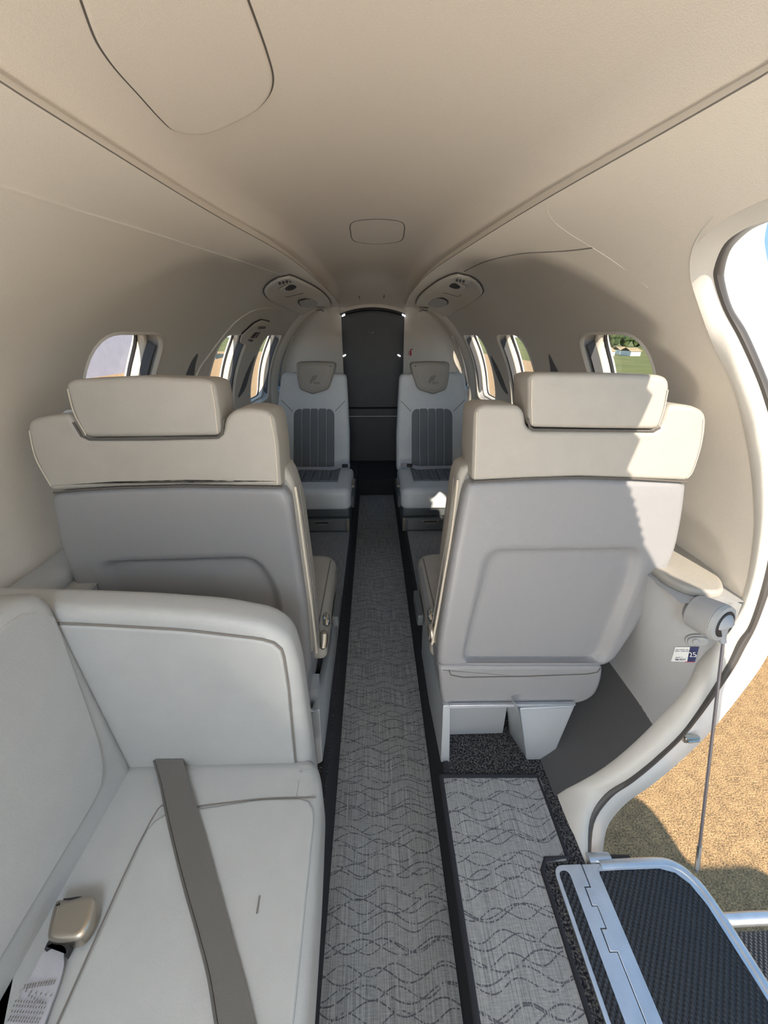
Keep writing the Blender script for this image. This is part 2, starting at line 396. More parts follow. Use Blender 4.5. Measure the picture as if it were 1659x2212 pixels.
def wall_mesh(side, name):
    pts = []; edges = []
    def ring(L):
        i0 = len(pts); pts.extend(Vector(p) for p in L); n = len(L)
        edges.extend((i0 + k, i0 + (k + 1) % n) for k in range(n))
    Y0, Y1 = -1.0, 3.30
    ys = [Y0 + (Y1 - Y0) * k / 86 for k in range(87)]
    if side < 0:
        bot = [(y, VROWS[0]) for y in ys]
    else:
        m = [(p.y, ang(p)) for p in c0 if ang(p) > -4 and p.y > .05]           # along the aft jamb downward
        low = [(y, VROWS[0]) for y in ys if y > m[-1][1] * 0 + m[-1][0] + .02]
        fw = [(Y0, -4), (-.06, -4), (-.06, 20), (-.05, 38), (-.02, 46), (.05, 50), (.15, 51.5), (.3, 52), (.42, 52)]
        y8 = []
        for a, b in zip(fw, fw[1:]):
            k = max(1, int(max(abs(b[0] - a[0]) / .05, abs(b[1] - a[1]) / 3)))
            y8 += [(a[0] + (b[0] - a[0]) * j / k, a[1] + (b[1] - a[1]) * j / k) for j in range(k)]
        m = [q for q in m if q[0] > .43 or q[1] < 45]
        bot = y8 + m + [(m[-1][0], -4)] + low
        bot = [q for i, q in enumerate(bot) if i == 0 or (abs(q[0] - bot[i - 1][0]) + abs(q[1] - bot[i - 1][1]) / 60) > 1e-4]
    top = [(y, 74.0) for y in reversed(ys)]
    outer = bot + [(Y1, v) for v in VROWS[1:-1]] + top + [(Y0, v) for v in reversed(VROWS[1:-1])]
    ring(outer); loopsW = []
    for (a, b) in WINS:
        L = win_loop(a, b); ring(L); loopsW.append(L)
    def inside(q, poly):
        c = False; n = len(poly)
        for i in range(n):
            (x1, y1), (x2, y2) = poly[i], poly[(i + 1) % n]
            if (y1 > q[1]) != (y2 > q[1]) and q[0] < (x2 - x1) * (q[1] - y1) / (y2 - y1) + x1: c = not c
        return c
    def near(q, poly, d):
        return any(abs(q[0] - p[0]) < d and abs(q[1] - p[1]) < d * 70 for p in poly)
    for y in ys[1:-1]:
        for v in VROWS[1:-1]:
            q = (y, v)
            if not inside(q, outer): continue
            if any(inside(q, L) or near(q, L, .014) for L in loopsW): continue
            if v < 69 and near(q, bot, .014): continue
            pts.append(Vector(q))
    P2 = [Vector((p[0], p[1] / 60)) for p in pts]
    vo, eo, fo, *_ = geometry.delaunay_2d_cdt(P2, edges, [], 0, 1e-6)
    ctr = lambda f: (sum(vo[i].x for i in f) / len(f), sum(vo[i].y for i in f) / len(f) * 60)
    F2 = [f for f in fo if inside(ctr(f), outer) and not any(inside(ctr(f), L) for L in loopsW)]
    V3 = [S(side, p.x, p.y * 60) for p in vo]
    return V3, F2, build(name, V3, F2, WALL, ang=60)
VL, FL, wl = wall_mesh(-1, 'wall_left'); VR, FR, wr = wall_mesh(1, 'wall_right'); struct(wl); struct(wr)
bvh = {-1: BVHTree.FromPolygons([tuple(v) for v in VL], [tuple(f) for f in FL]), 1: BVHTree.FromPolygons([tuple(v) for v in VR], [tuple(f) for f in FR])}
def onwall(p, side, off=0.0):
    d = ray(p).normalized(); h = bvh[side].ray_cast(CAM, d)
    if h[0] is None: return cyl(p) - d * off
    n = h[1]; n = n if n.dot(d) < 0 else -n
    return h[0] + n * off
def wnorm(p, side):
    d = ray(p).normalized(); h = bvh[side].ray_cast(CAM, d)
    if h[0] is None: return -d
    return h[1] if h[1].dot(d) < 0 else -h[1]

# headliner
def ss(t): t = max(0, min(1, t)); return t * t * (3 - 2 * t)
def ceil_pt(Y, u):
    """u -1..1 across"""
    R = .745; xl = -interp(XE[-1], Y) - .03; xr = interp(XE[1], Y) + .03
    x = xl + (xr - xl) * (u + 1) / 2; z = CZ + math.sqrt(R * R - (x - CX) ** 2) - .008
    if Y > 2.45: z -= .10 * ((Y - 2.45) / .85) ** 1.6
    z += (1.356 - z) * ss(max(0, (abs(u) - .83) / .17)) ** 1.2
    return Vector((x, Y, z))
rows = [[ceil_pt(-1 + 4.3 * i / 60, -1 + 2 * j / 48) for j in range(49)] for i in range(61)]
V, Fs = grid(rows); struct(build('ceiling', V, Fs, HEAD)); cb = BVHTree.FromPolygons([tuple(v) for v in V], Fs)
def onceil(p, off=0):
    d = ray(p).normalized(); h = cb.ray_cast(CAM, d)
    return h[0] - Vector((0, 0, off)) if h[0] else at(p, Z=1.44 - off)
def ceil_down(x, y, off):
    h = cb.ray_cast(Vector((x, y, 1.0)), Vector((0, 0, 1))); return h[0] - Vector((0, 0, off))
# outer fuselage skin (keeps sun and sky out, seen round the door)
def outer_skin():
    R = .86; V = []; F3 = []; ys = [-2.2 + .05 * k for k in range(40)] + [-.2 + .0125 * k for k in range(80)] + [.8 + .05 * k for k in range(55)]
    angs = [-60 + 1.25 * k for k in range(96)] + [60 + 4 * k for k in range(46)]        # -60 .. 240
    def hole(y, a):
        s = a if a <= 90 else 180 - a
        for (w0, w1) in WINS:
            if w0 - .03 < y < w1 + .04 and -1 < s < 41: return True
        if -2.0 < y < -1.05 and -2 < s < 52 and a > 90: return True
        e = interp([(-60, .0), (-50, -.03), (-40, -.06), (17, -.06), (39, -.02), (46.6, .06), (49.7, .28), (52, .42)], a)
        return a < 52 and e < y < .78
    for i, y in enumerate(ys):
        for j, a in enumerate(angs):
            r = math.radians(a); Ry = R if y < .82 else .802; V.append((CX + Ry * math.cos(r), y, CZ + Ry * math.sin(r)))
    n = len(angs)
    for i in range(len(ys) - 1):
        for j in range(n - 1):
            if hole((ys[i] + ys[i + 1]) / 2, (angs[j] + angs[j + 1]) / 2): continue
            F3.append((i * n + j, i * n + j + 1, (i + 1) * n + j + 1, (i + 1) * n + j))
    struct(build('wall_outer', V, F3, WHITE, ang=60))
outer_skin()
struct(build('wall_back', [(CX + .86 * math.cos(2 * PI * k / 48), 3.47, CZ + .86 * math.sin(2 * PI * k / 48)) for k in range(48)], [tuple(range(48))], mat('aft_bulkhead', (.12, .12, .12), .8), sm=False))
struct(box('floor_front', (-.5, -2.2, -.06), (.5, -1.0, 0), KICK))

for sd, nm in ((-1, 'trim_11'), (1, 'trim_12')):
    P_ = [S(sd, -.9 + 4.15 * i / 80, 70.25) for i in range(81)]
    struct(tube(nm, P_, .0011, SEAML, n=6))
# ---- windows: reveal tunnel, bright lip, dark blind track, pane
def window(side, k, y0, y1):
    L = win_loop(y0, y1); n = len(L); root = bpy.data.objects.new('window_%d' % k, None); COL.objects.link(root); struct(root)
    yc = (y0 + y1) / 2; sh = .93
    def pt(q, R, f=1.0, g=1.0):
        y = yc + (q[0] - yc) * f; ac = (WA0 + WA1) / 2; a = math.radians(ac + (q[1] - ac) * g)
        return Vector((CX + side * R * math.cos(a), y, CZ + R * math.sin(a)))
    rings = [[pt(q, R, f, g) for q in L] for R, f, g in ((RW - .0005, 1.05, 1.04), (RW - .004, 1.02, 1.02), (RW - .001, 1.0, 1.0), (RW + .006, .99, .99))]
    V, Fs = grid(rings, closed_u=True); build('window_lip', V, Fs, WINF, root)
    rings = [[pt(q, R, f, g) for q in L] for R, f, g in ((RW + .006, .99, .99), (RW + .02, .985, .985), (RW + .034, .96, .965))]
    V, Fs = grid(rings, closed_u=True); build('window_reveal', V, Fs, GREYP, root)
    rings = [[pt(q, R, f, g) for q in L] for R, f, g in ((RW + .034, .97, .975), (RW + .032, .925, .94), (RW + .036, .905, .925), (RW + .055, .90, .92), (RW + .075, .96, .97))]
    V, Fs = grid(rings, closed_u=True); build('window_frame', V, Fs, WINF, root)
    rings = [[pt(q, R, f, g) for q in L] for R, f, g in ((RW + .054, .905, .925), (RW + .056, .875, .905), (RW + .062, .875, .905), (RW + .066, .905, .925))]
    V, Fs = grid(rings, closed_u=True); build('window_seal', V, Fs, BLACK, root)
    # folded pleated blind standing in the aft half of the reveal
    a0, a1 = WA0 + 2, WA1 - 3
    V = []; N = 20
    for i in range(N + 1):
        a = math.radians(a0 + (a1 - a0) * i / N); t = i / N; w = .006 + .010 * math.sin(PI * (1 - t) * .6)
        yy = y1 - .007 - .014 * t * t
        for (R, y) in ((RW + .006, yy), (RW + .031, yy), (RW + .031, yy - w * .5), (RW + .006, yy - w)):
            V.append(Vector((CX + side * R * math.cos(a), y, CZ + R * math.sin(a))))
    rr = [V[i * 4:i * 4 + 4] for i in range(N + 1)]
    loops('window_blind', rr, KICK, root)
    ac = (WA0 + WA1) / 2
    G = [pt(q, RW + .060, .89, .915) for q in L]
    rings = [G] + [[pt(q, RW + .060, .89 * f, .915 * f) for q in L] for f in (.75, .5, .25, .02)]
    V, Fs = grid(rings, closed_u=True); build('window_pane', V, Fs, GLASS, root)
k = 1
for side in (-1, 1):
    for (a, b) in WINS: window(side, k, a, b); k += 1

# bright-edged crease lines and seams drawn as thin beads on the shell
def bead(name, pts, side, r=.0016, m=PIPE, parent=None, closed=False, off=0, n=4):
    P = catmull([onwall(p, side, off) for p in pts], n, closed); return tube(name, P, r, m, parent, 6, closed)
struct(bead('trim_1', [(-60, 382), (0, 400), (100, 432), (200, 464), (320, 500), (420, 532), (500, 557), (560, 577), (606, 592)], -1, .0019, WINF))
struct(bead('trim_2', [(1003, 586), (1040, 568), (1080, 556), (1130, 547), (1180, 544), (1230, 541), (1280, 535)], 1, .0016, SEAML))
struct(bead('trim_3', [(1180, 434), (1184, 460), (1200, 482), (1235, 508), (1280, 535), (1340, 575), (1400, 622)], 1, .0005, WALL))
# raised edge of the overwing emergency exit panel
struct(bead('trim_4', [(423, 812), (434, 790), (448, 771), (476, 733), (510, 694), (547, 671), (578, 666), (600, 672), (611, 684), (611, 692)], -1, .0045, WALL))
# exit handle cover with its printed marks
t = thing('exit_handle_cover', 'beige emergency exit handle cover with EXIT lettering above the second window', 'cover', onwall((545, 715), -1))
hc = [(516, 738), (519, 724), (530, 711), (547, 696), (562, 689), (572, 691), (580, 694), (572, 704), (560, 720), (548, 732), (538, 741), (522, 742)]
base = resample([onwall(p, -1, .002) for p in hc], 48, True); nn = wnorm((545, 715), -1)
loops('cover_panel', [base, [p + nn * .006 for p in base], [p + nn * .008 for p in inset(base, nn, .004)], [p + nn * .008 for p in inset(base, nn, .006)]], WALL, t)
tube('shadow_gap', resample([onwall(p, -1, .004) for p in [(516, 740), (519, 724), (530, 711), (547, 696), (562, 689), (572, 691), (580, 693)]], 30), .0035, BLACK, t)
def wall_frame(pc, px_, py_, side, off):
    o = onwall(pc, side, off); a = onwall(px_, side, off) - o; b = onwall(py_, side, off) - o; return frame_mtx(o, a, b)
def wplate(name, px, m, off, par=t):
    L = resample([onwall(p, -1, off) for p in px], 24, True); n = wnorm(px[0], -1)
    return loops(name, [[p - n * .001 for p in L], L], m, par)
wplate('sign_plate', [(546.6, 712.4), (556.4, 713), (546.8, 725.6), (535.8, 724.8)], MAROON, .0175)
wplate('instruction_plate', [(534, 728.4), (541.5, 728.8), (537, 734.4), (530, 734.2)], SEAML, .0175)
wplate('latch_window', [(554, 701), (569, 700), (566.5, 705), (551.5, 706)], SEAML, .0175)
M_ = wall_frame((546, 719), (551, 713), (541.5, 718), -1, .0200)
text('sign_lettering', 'EXIT', (onwall((551, 713), -1) - onwall((541, 725), -1)).length * .42, M_, PAPER, t)

# dark folded slots between the window bays
def slot(side, pts, label):
    P = resample(catmull([onwall(p, side, .0015) for p in pts], 4, True), 40, True); n = wnorm(pts[0], side)
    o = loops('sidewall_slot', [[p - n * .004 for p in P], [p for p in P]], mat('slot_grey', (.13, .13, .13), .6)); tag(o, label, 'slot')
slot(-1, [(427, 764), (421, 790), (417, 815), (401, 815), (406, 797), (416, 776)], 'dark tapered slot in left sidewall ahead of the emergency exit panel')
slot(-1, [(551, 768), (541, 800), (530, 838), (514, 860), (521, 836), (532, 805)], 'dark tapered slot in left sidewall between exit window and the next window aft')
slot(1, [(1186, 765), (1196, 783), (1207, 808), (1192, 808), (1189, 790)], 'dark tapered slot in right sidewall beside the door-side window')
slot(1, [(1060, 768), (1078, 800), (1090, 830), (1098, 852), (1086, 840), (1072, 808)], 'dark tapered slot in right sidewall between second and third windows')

# ---- lower side walls, ledges
def side_profile(side, name, pts, m, y0, y1, ylo=None):
    rows = []
    n = 40
    for i in range(n + 1):
        y = y0 + (y1 - y0) * i / n; rows.append([Vector((CX + side * x, y, z)) for x, z in pts])
    V, Fs = grid(rows); return struct(build(name, V, Fs, m, ang=50))
def circ_x(z, R=RW): return math.sqrt(R * R - (z - CZ) ** 2)
low = [(circ_x(z) - .012, z) for z in [.10 + .025 * k for k in range(11)]]
def ss(t): t = max(0, min(1, t)); return t * t * (3 - 2 * t)
def lower_panel(side, name, y0f, y1=3.3):
    zs = [.345 + .0325 * k for k in range(11)]; rows = []
    for i in range(61):
        row = []
        for z in zs:
            y = y0f(z) + (y1 - y0f(z)) * (i / 60) ** 1.5; f = ss((y - (.575 if side > 0 else -9)) / .13)
            flat = .632 - .030 * ss((z - .40) / .27); row.append(Vector((CX + side * (circ_x(z) - .012 + (flat - circ_x(z) + .012) * f * ss((z - .33) / .06 + .0)), y, z)))
        rows.append(row)
    V, Fs = grid(rows); struct(build(name, V, Fs, GREYP, ang=60)); return BVHTree.FromPolygons([tuple(v) for v in V], Fs)
lower_panel(-1, 'wall_lower_left', lambda z: -1)
side_profile(-1, 'trim_5', low, KICK, -1, 3.3)
jm = sorted([(p.z, p.y) for p in c0 if p.z < .75 and p.y > .3])
def yj(z):
    for (z0, a), (z1, b) in zip(jm, jm[1:]):
        if z0 <= z <= z1: return a + (b - a) * (z - z0) / max(z1 - z0, 1e-6)
    return jm[0][1] if z < jm[0][0] else jm[-1][1]
lowbvh = lower_panel(1, 'wall_lower_right', lambda z: yj(z) - .02)
cols = [[Vector((CX + x, yj(z) - .02 + (3.3 - yj(z)) * i / 40, z)) for x, z in low] for i in range(41)]
V, Fs = grid(cols); struct(build('trim_6', V, Fs, KICK, ang=50))
for sd, nm, ya in ((-1, 'trim_13', -1), (1, 'trim_14', .60)):
    V, Fs = grid([[Vector((CX + sd * x, ya + (3.3 - ya) * i / 40, .669)) for x in (.598, .65, .70, .737)] for i in range(41)])
    struct(build(nm, V, Fs, GREYP, sm=False))
def ledge(side, name, y0, y1, xin, label):
    pr = [(.722, .702), (xin + .03, .700), (xin + .010, .694), (xin, .680), (xin + .002, .660), (xin + .02, .645), (.722, .64)]
    t = []
    rows = []
    for i in range(25):
        f = i / 24; y = y0 + (y1 - y0) * f; e = 0; s = 1 - math.sqrt(max(0, 1 - e * e))
        rows.append([Vector((CX + side * (x + (.722 - x) * s), y, z)) for x, z in pr])
    V, Fs = grid(rows); Fs.append(tuple(range(len(pr)))); o = build(name, V, Fs, LEATH2 if side < 0 else LEATH, ang=50)
    tag(o, label, 'armrest ledge')
ledge(-1, 'side_ledge', .49, 3.2, .655, 'long beige sidewall ledge behind the side-facing seat under the left windows')
# right armrest pad, traced on its own height, with a dark shadow gap below
pad = [(1437, 1247), (1452, 1256), (1480, 1268), (1504, 1275), (1556, 1279), (1566, 1272), (1562, 1254), (1545, 1232), (1522, 1215), (1508, 1192), (1480, 1178), (1464, 1175)]
o_ = at((1500, 1240), Z=.685)
PP = [at(p, Z=.685) for p in pad] + [Vector((.715, 1.25, .685)), Vector((.60, 1.25, .685))]
tag(slab('armrest_pad', resample(rounded(PP, .012, 4), 90, True), (0, 0, 1), .016, LEATH, r=.007, rb=.003), 'cream armrest pad on right ledge beside the door', 'armrest')
PB = [p + Vector((0, 0, -.030)) for p in PP]; 
cg = [Vector((p.x + .002, p.y + .002, .667)) for p in PP]
tag(slab('console_ledge', resample(rounded(cg, .012, 4), 90, True), (0, 0, 1), .012, GREYP, r=.003, rb=.002), 'grey console ledge directly under the cream armrest pad', 'ledge')

# ---- floor
fl = []
struct(box('floor', (-.12, -1, -.03), (.162, 2.83, 0), BIND))
struct(slab('floor_right', [Vector(p) for p in ((.172, -1, .13), (.440, -1, .13), (.440, 3.4, .13), (.172, 3.4, .13))], (0, 0, 1), .19, PILE, r=0, rb=0))
struct(slab('floor_left', [Vector(p) for p in ((-.50, -1, .13), (-.128, -1, .13), (-.128, 3.4, .13), (-.50, 3.4, .13))], (0, 0, 1), .19, PILE, r=0, rb=0))
struct(box('floor_aft', (-.13, 2.83, -.05), (.175, 3.4, .13), mat('aft_floor', (.02, .02, .022), .8)))
# sloped black risers on both sides of the dropped aisle
for nm, xa, xb in (('trim_7', .153, .174), ('trim_8', -.112, -.130)):
    V = [Vector((xa, -1, .003)), Vector((xa, 2.83, .003)), Vector((xb, 2.83, .133)), Vector((xb, -1, .133)), Vector((xb + (.012 if xb > 0 else -.012), -1, .1335)), Vector((xb + (.012 if xb > 0 else -.012), 2.83, .1335))]
    struct(build(nm, V, [(0, 1, 2, 3), (3, 2, 5, 4)], BIND, sm=False))
rn = [Vector(p) for p in ((-.113, -1, .006), (.152, -1, .006), (.152, 2.82, .006), (-.113, 2.82, .006))]
tag(slab('aisle_runner', rn, (0, 0, 1), .005, CARP, r=.001, rb=0), 'long grey woven runner with dark wave lines down the sunken aisle', 'carpet')
# entry mat on the right with its black binding
mp = [at(p, Z=.136) for p in ((1031, 2212), (957, 1680), (1167, 1680), (1224, 1857), (1190, 1862))]
mp = [Vector((.158, -.3, .136)), mp[1], mp[2], mp[3], Vector((.352, mp[3].y - .002, .136)), Vector((.338, mp[3].y - .02, .136)), Vector((.338, -.3, .136))]
t = thing('entry_mat', 'light grey woven wave-pattern mat inside the door beside the aisle', 'mat', (.25, .3, .13))
slab('mat_field', mp, (0, 0, 1), .005, CARP, t, r=.001, rb=0)
tube('mat_binding', [p + Vector((-.006 if i in (0, 1) else .004, .004, 0)) for i, p in enumerate(mp[1:])], .005, BIND, t)
tube('mat_binding', [mp[0] + Vector((-.005, 0, 0)), mp[1] + Vector((-.005, .004, 0))], .006, BIND, t)
for sgn, nm, lab in ((1, 'club_carpet', 'speckled grey carpet between the right-hand facing seats'), (-1, 'club_carpet', 'speckled grey carpet between the left-hand facing seats')):
    x0, x1 = (.186, .50) if sgn > 0 else (-.48, -.142)
    tag(slab(nm, [Vector(p) for p in ((x0, .95, .134), (x1, .95, .134), (x1, 1.95, .134), (x0, 1.95, .134))], (0, 0, 1), .004, CLUB, r=.001, rb=0), lab, 'carpet')

# ================================================================== AFT PARTITION, REAR DOOR
YP = 3.28
def partition(side, name):
    xo = .236 if side < 0 else .246
    # fold rib: arc where sidewall turns into the partition
    rows = []
    for i in range(19):
        a = math.radians(-8 + 66 * i / 18)
        P = []
        for (R, y) in ((RW + .01, 2.86), (RW - .012, 2.88), (RW - .030, 2.905), (RW - .036, 2.93), (RW - .028, 2.955), (RW - .0, 2.975)):
            P.append(Vector((CX + side * R * math.cos(a), y, CZ + R * math.sin(a))))
        rows.append(P)
    V, Fs = grid(rows); struct(build('trim_%d' % (9 if side < 0 else 10), V, Fs, WALL, ang=60))
    rows = []
    for i in range(25):
        a = math.radians(-52 + 112 * i / 24); R1 = RW + .005; R0 = RW - .09
        ring = []
        for k in range(7):                      # fillet from the wall to the flat partition
            b = PI / 2 * k / 6; ring.append((R1 - .085 * (1 - math.cos(b)), YP - .085 + .085 * math.sin(b)))
        P = [Vector((CX + side * r * math.cos(a), y, CZ + r * math.sin(a))) for r, y in ring]
        e = Vector((side * xo, YP, min(max(P[-1].z, .12), 1.37)))
        P += [P[-1].lerp(e, f) for f in (.25, .5, .75, 1)]
        P.append(e + Vector((side * .002, .06, 0)))
        rows.append(P)
    V, Fs = grid(rows); struct(build(name, V, Fs, WALL, ang=60))
partition(-1, 'wall_back_left'); partition(1, 'wall_back_right')
for sd, nm, xa in ((-1, 'trim_15', .238), (1, 'trim_16', .248)):
    L_ = [Vector((sd * xa, YP + .004, 1.18)), Vector((sd * .50, YP + .004, 1.18)), Vector((sd * .50, YP + .004, 1.40)), Vector((sd * xa, YP + .004, 1.46))]
    struct(slab(nm, L_, (0, -1, 0), .02, WALL, r=0, rb=0))
# door with rail and lamps
t = bpy.data.objects.new('door_1', None); COL.objects.link(t); struct(t)
yd = YP + .05
def arch(y, z0, zt, zs, x0, x1, n=14):
    L = [Vector((x0, y, z0)), Vector((x1, y, z0))]
    for i in range(n + 1):
        f = i / n; x = x1 + (x0 - x1) * f; L.append(Vector((x, y, zs + (zt - zs) * (1 - (2 * f - 1) ** 2))))
    return L
slab('door_panel', arch(yd, .60, 1.325, 1.275, -.26, .27), (0, -1, 0), .02, DOORD, t, r=.002, rb=0)
slab('door_panel', arch(yd, .13, .585, .585, -.26, .27), (0, -1, 0), .02, DOORD, t, r=.002, rb=0)
zr = at((808, 899), Y=yd).z
tube('door_rail', [Vector((-.27, yd - .012, zr)), Vector((.27, yd - .012, zr))], .005, ALU, t)
pk = at((805, 718), Y=yd - .004); slab('door_knob', rounded([pk + Vector((a * .012, 0, b * .012)) for a, b in ((-1, -1), (1, -1), (1, 1), (-1, 1))], .01), (0, -1, 0), .008, VEST, t, r=.003, rb=0)
for p, sg in (((744, 768), 1), ((862, 768), -1)):
    c = at(p, Y=yd - .004); L = [c + Vector((.013 * math.cos(a) , 0, .006 * math.sin(a) + sg * .010 * math.cos(a) * .6)) for a in [2 * PI * k / 16 for k in range(16)]]
    slab('door_lamp', L, (0, -1, 0), .004, LED, t, r=.001, rb=0)
# arched header over the door and the corner lamps
t = thing('door_header', 'dark arched header strip with two small corner lamps over the aft door', 'header', (0, YP, 1.32))
def arcline(y, zt, zs, x0=-.245, x1=.25, n=20): return [Vector((x0 + (x1 - x0) * i / n, y, zs + (zt - zs) * (1 - (2 * i / n - 1) ** 2))) for i in range(n + 1)]
zc_ = at((808, 668), Y=YP).z; ze_ = at((742, 682), Y=YP).z
V, Fs = grid([arcline(YP - .02, zc_ + .012, ze_ + .014), arcline(YP + .05, zc_ - .002, ze_)]); build('header_soffit', V, Fs, KICK, t)
tube('header_strip', arcline(YP - .01, zc_ + .004, ze_ + .006), .0025, DOORD, t)
tube('header_strip', arcline(YP + .02, zc_ - .02, ze_ - .012), .003, VEST, t)
V, Fs = grid([arcline(YP - .02, zc_ + .012, ze_ + .014), arcline(YP - .02, 1.42, 1.42)]); build('header_fascia', V, Fs, HEAD, t)
for p in ((742, 681), (872, 681)):
    c = at(p, Y=YP - .02); sg = 1 if p[0] < 800 else -1
    slab('header_lamp', rounded([c + Vector((a * .012, 0, b * .006 + a * sg * .005)) for a, b in ((-1, -1), (1, -1), (1, 1), (-1, 1))], .004), (0, -1, 0), .006, LED, t, r=.002, rb=0)
# extinguisher pictogram on the right partition
t = thing('extinguisher_decal', 'small red fire extinguisher pictogram on the aft partition right of the dark door', 'decal', at((887, 762), Y=YP - .003))
c = at((887, 762), Y=YP - .003)
def rel(L, s=.0036): return [c + Vector((x * s, 0, z * s)) for x, z in L]
slab('bottle', rounded(rel([(-2, -6), (2, -6), (2, 4), (-2, 4)]), .003), (0, -1, 0), .001, RED, t, r=0, rb=0)
slab('lever', rel([(-1, 4), (1, 4), (1, 6), (5, 6), (5, 8), (-1, 7)]), (0, -1, 0), .001, RED, t, r=0, rb=0)
slab('hose', rel([(-5.4, -5), (-4.6, -5), (-4.6, 3), (-5.4, 3)]), (0, -1, 0), .001, RED, t, r=0, rb=0)

# ================================================================== HEADLINER PANELS
def ceiling_panel(name, px, label, extra=None, rise=.006, gap=.003):
    P = [onceil(p) for p in px]
    if extra: P += [ceil_down(x, y, 0) for x, y in extra]
    L = resample(catmull(P, 6, True), 110, True); t = thing(name, label, 'panel', sum(P, Vector()) / len(P))
    tube('panel_gap', [p + Vector((0, 0, .0005)) for p in L], gap, SEAM, t, 6, True)
    c = sum(L, Vector()) / len(L); rings = []
    for d, off in ((gap * .6, 0), (gap * 1.4, rise * .75), (gap * 3, rise), (gap * 5, rise)):
        rings.append([Vector((q.x, q.y, ceil_down(q.x, q.y, off).z)) for q in inset(L, (0, 0, -1), d)])
    for f in (.2, .4, .6, .8, .97):
        rings.append([Vector((q.lerp(c, f).x, q.lerp(c, f).y, ceil_down(q.lerp(c, f).x, q.lerp(c, f).y, rise).z)) for q in rings[3]])
    loops('panel_face', rings, HEAD, t, cap0=False)
ceiling_panel('overhead_hatch', [(195, 60), (215, 102), (250, 150), (298, 203), (345, 255), (376, 281), (420, 289), (464, 281), (541, 245), (578, 210), (590, 172), (577, 115), (536, 0)],
              'large rounded beige overhead hatch in the headliner nearest the camera', extra=[(-.118, .50), (-.140, .44), (-.19, .415), (-.232, .440), (-.243, .478)], rise=.003, gap=.0014)
ceiling_panel('ceiling_cover', [(757, 500), (757, 486), (770, 477), (815, 473), (860, 477), (873, 486), (873, 502), (868, 518), (850, 524), (815, 527), (780, 524), (762, 518)],
              'small rounded rectangular cover in middle of headliner further aft', rise=.001, gap=.0018)
for p, q in (((775, 639), (777, 645)), ((830, 637), (829, 643))):
    tag(tube('ceiling_slit', [onceil(p, .001), onceil(q, .001)], .0035, SEAML), 'short dark slit at the aft end of headliner, ' + ('left one' if p[0] < 800 else 'right one') + ' of the pair', 'slit')

# ================================================================== PASSENGER SERVICE UNITS
def psu(side, outline, lens, vents, black, small, panel, label):
    t = thing('service_panel', label, 'overhead panel', onwall(lens[0], side), group=None)
    P = resample(catmull([onwall(p, side, .001) for p in outline], 6, True), 90, True); n = wnorm(lens[0], side); d = ray(lens[0]).normalized()
    c = sum(P, Vector()) / len(P)
    tube('panel_gap', P, .0035, SEAM, t, 6, True)
    R = [P, [p + n * .008 for p in inset(P, n, .004)], [p + n * .010 for p in inset(P, n, .009)], [p + n * .006 for p in inset(P, n, .016)]]
    base = R[-1]
    R.append([p.lerp(c + n * .004, .3) for p in base]); R.append([p.lerp(c + n * .004, .96) for p in base])
    loops('panel_face', R, WALL, t, cap0=False)
    def onp(p):                                  # on the panel face plane
        return atp(p, c + n * .008, n)
    def ell(cp, rx, ry, rot=0):
        o = []
        for k in range(24):
            a = 2 * PI * k / 24; x, y = rx * math.cos(a), ry * math.sin(a); o.append(onp((cp[0] + x * math.cos(rot) - y * math.sin(rot), cp[1] + x * math.sin(rot) + y * math.cos(rot))))
        return o
    L = [onp(p) for p in lens[1]]; L = resample(catmull(L, 4, True), 40, True)
    slab('lamp_surround', inset(L, n, -.006), n, .004, BLACK, t, r=.002, rb=0)
    slab('reading_lamp', [p + n * .003 for p in L], n, .005, LENS, t, r=.002, rb=0)
    for cp, rx, ry, rot in vents:
        b = slab('air_vent', ell(cp, rx, ry, rot), n, .004, WINF, t, r=.002, rb=0)
        for k in range(4):
            f = -.5 + k * .3; q = (cp[0] + rx * f * math.cos(rot), cp[1] + rx * f * math.sin(rot))
            slab('vent_slot', [p + n * .0008 for p in ell(q, rx * .11, ry * .55, rot)], n, .001, SEAM, b, r=0, rb=0)
    b = slab('vent_pocket', ell(*black[:4]), n, .004, WINF, t, r=.002, rb=0)
    slab('vent_opening', [p + n * .001 for p in ell(black[0], black[1] * .52, black[2] * 1.05, black[3])], n, .002, BLACK, b, r=.0005, rb=0)
    slab('switch', ell(*small), n, .003, VEST, t, r=.001, rb=0)
    tube('access_panel_line', [onp(p) for p in panel], .0012, SEAML, t)
psu(-1, [(625, 592), (652, 603), (685, 621), (705, 638), (714, 654), (713, 670), (702, 676), (680, 678), (652, 678), (634, 672), (609, 659), (582, 645), (572, 636), (569, 625), (576, 613), (592, 601), (609, 595)],
    ((665, 655), [(646, 652), (655, 648), (668, 646), (680, 649), (686, 656), (678, 662), (664, 664), (652, 661)]),
    [((617, 609), 26, 6, -.22), ((690, 669), 12, 3.2, -.1)], ((628, 621.5), 24, 5, -.25), ((700, 674), 4, 1.6, 0),
    [(615, 640), (620, 642), (655, 634), (657, 628)], 'left overhead service panel with air vents and oval reading lamp')
psu(1, [(989, 588), (1012, 593), (1032, 605), (1043, 621), (1042, 633), (1022, 648), (996, 663), (969, 679), (943, 681), (915, 679), (902, 675), (897, 668), (899, 651), (910, 633), (938, 610), (966, 595)],
    ((946, 655), [(926, 656), (934, 647), (948, 644), (962, 648), (966, 655), (956, 662), (944, 664), (931, 661)]),
    [((992, 606), 24, 6, .18), ((918, 670), 12, 3, .15)], ((982, 618), 24, 5, .2), ((906, 674), 4, 1.6, 0),
    [(955, 626), (953, 631), (990, 641), (996, 636)], 'right overhead service panel with air vents and oval reading lamp')

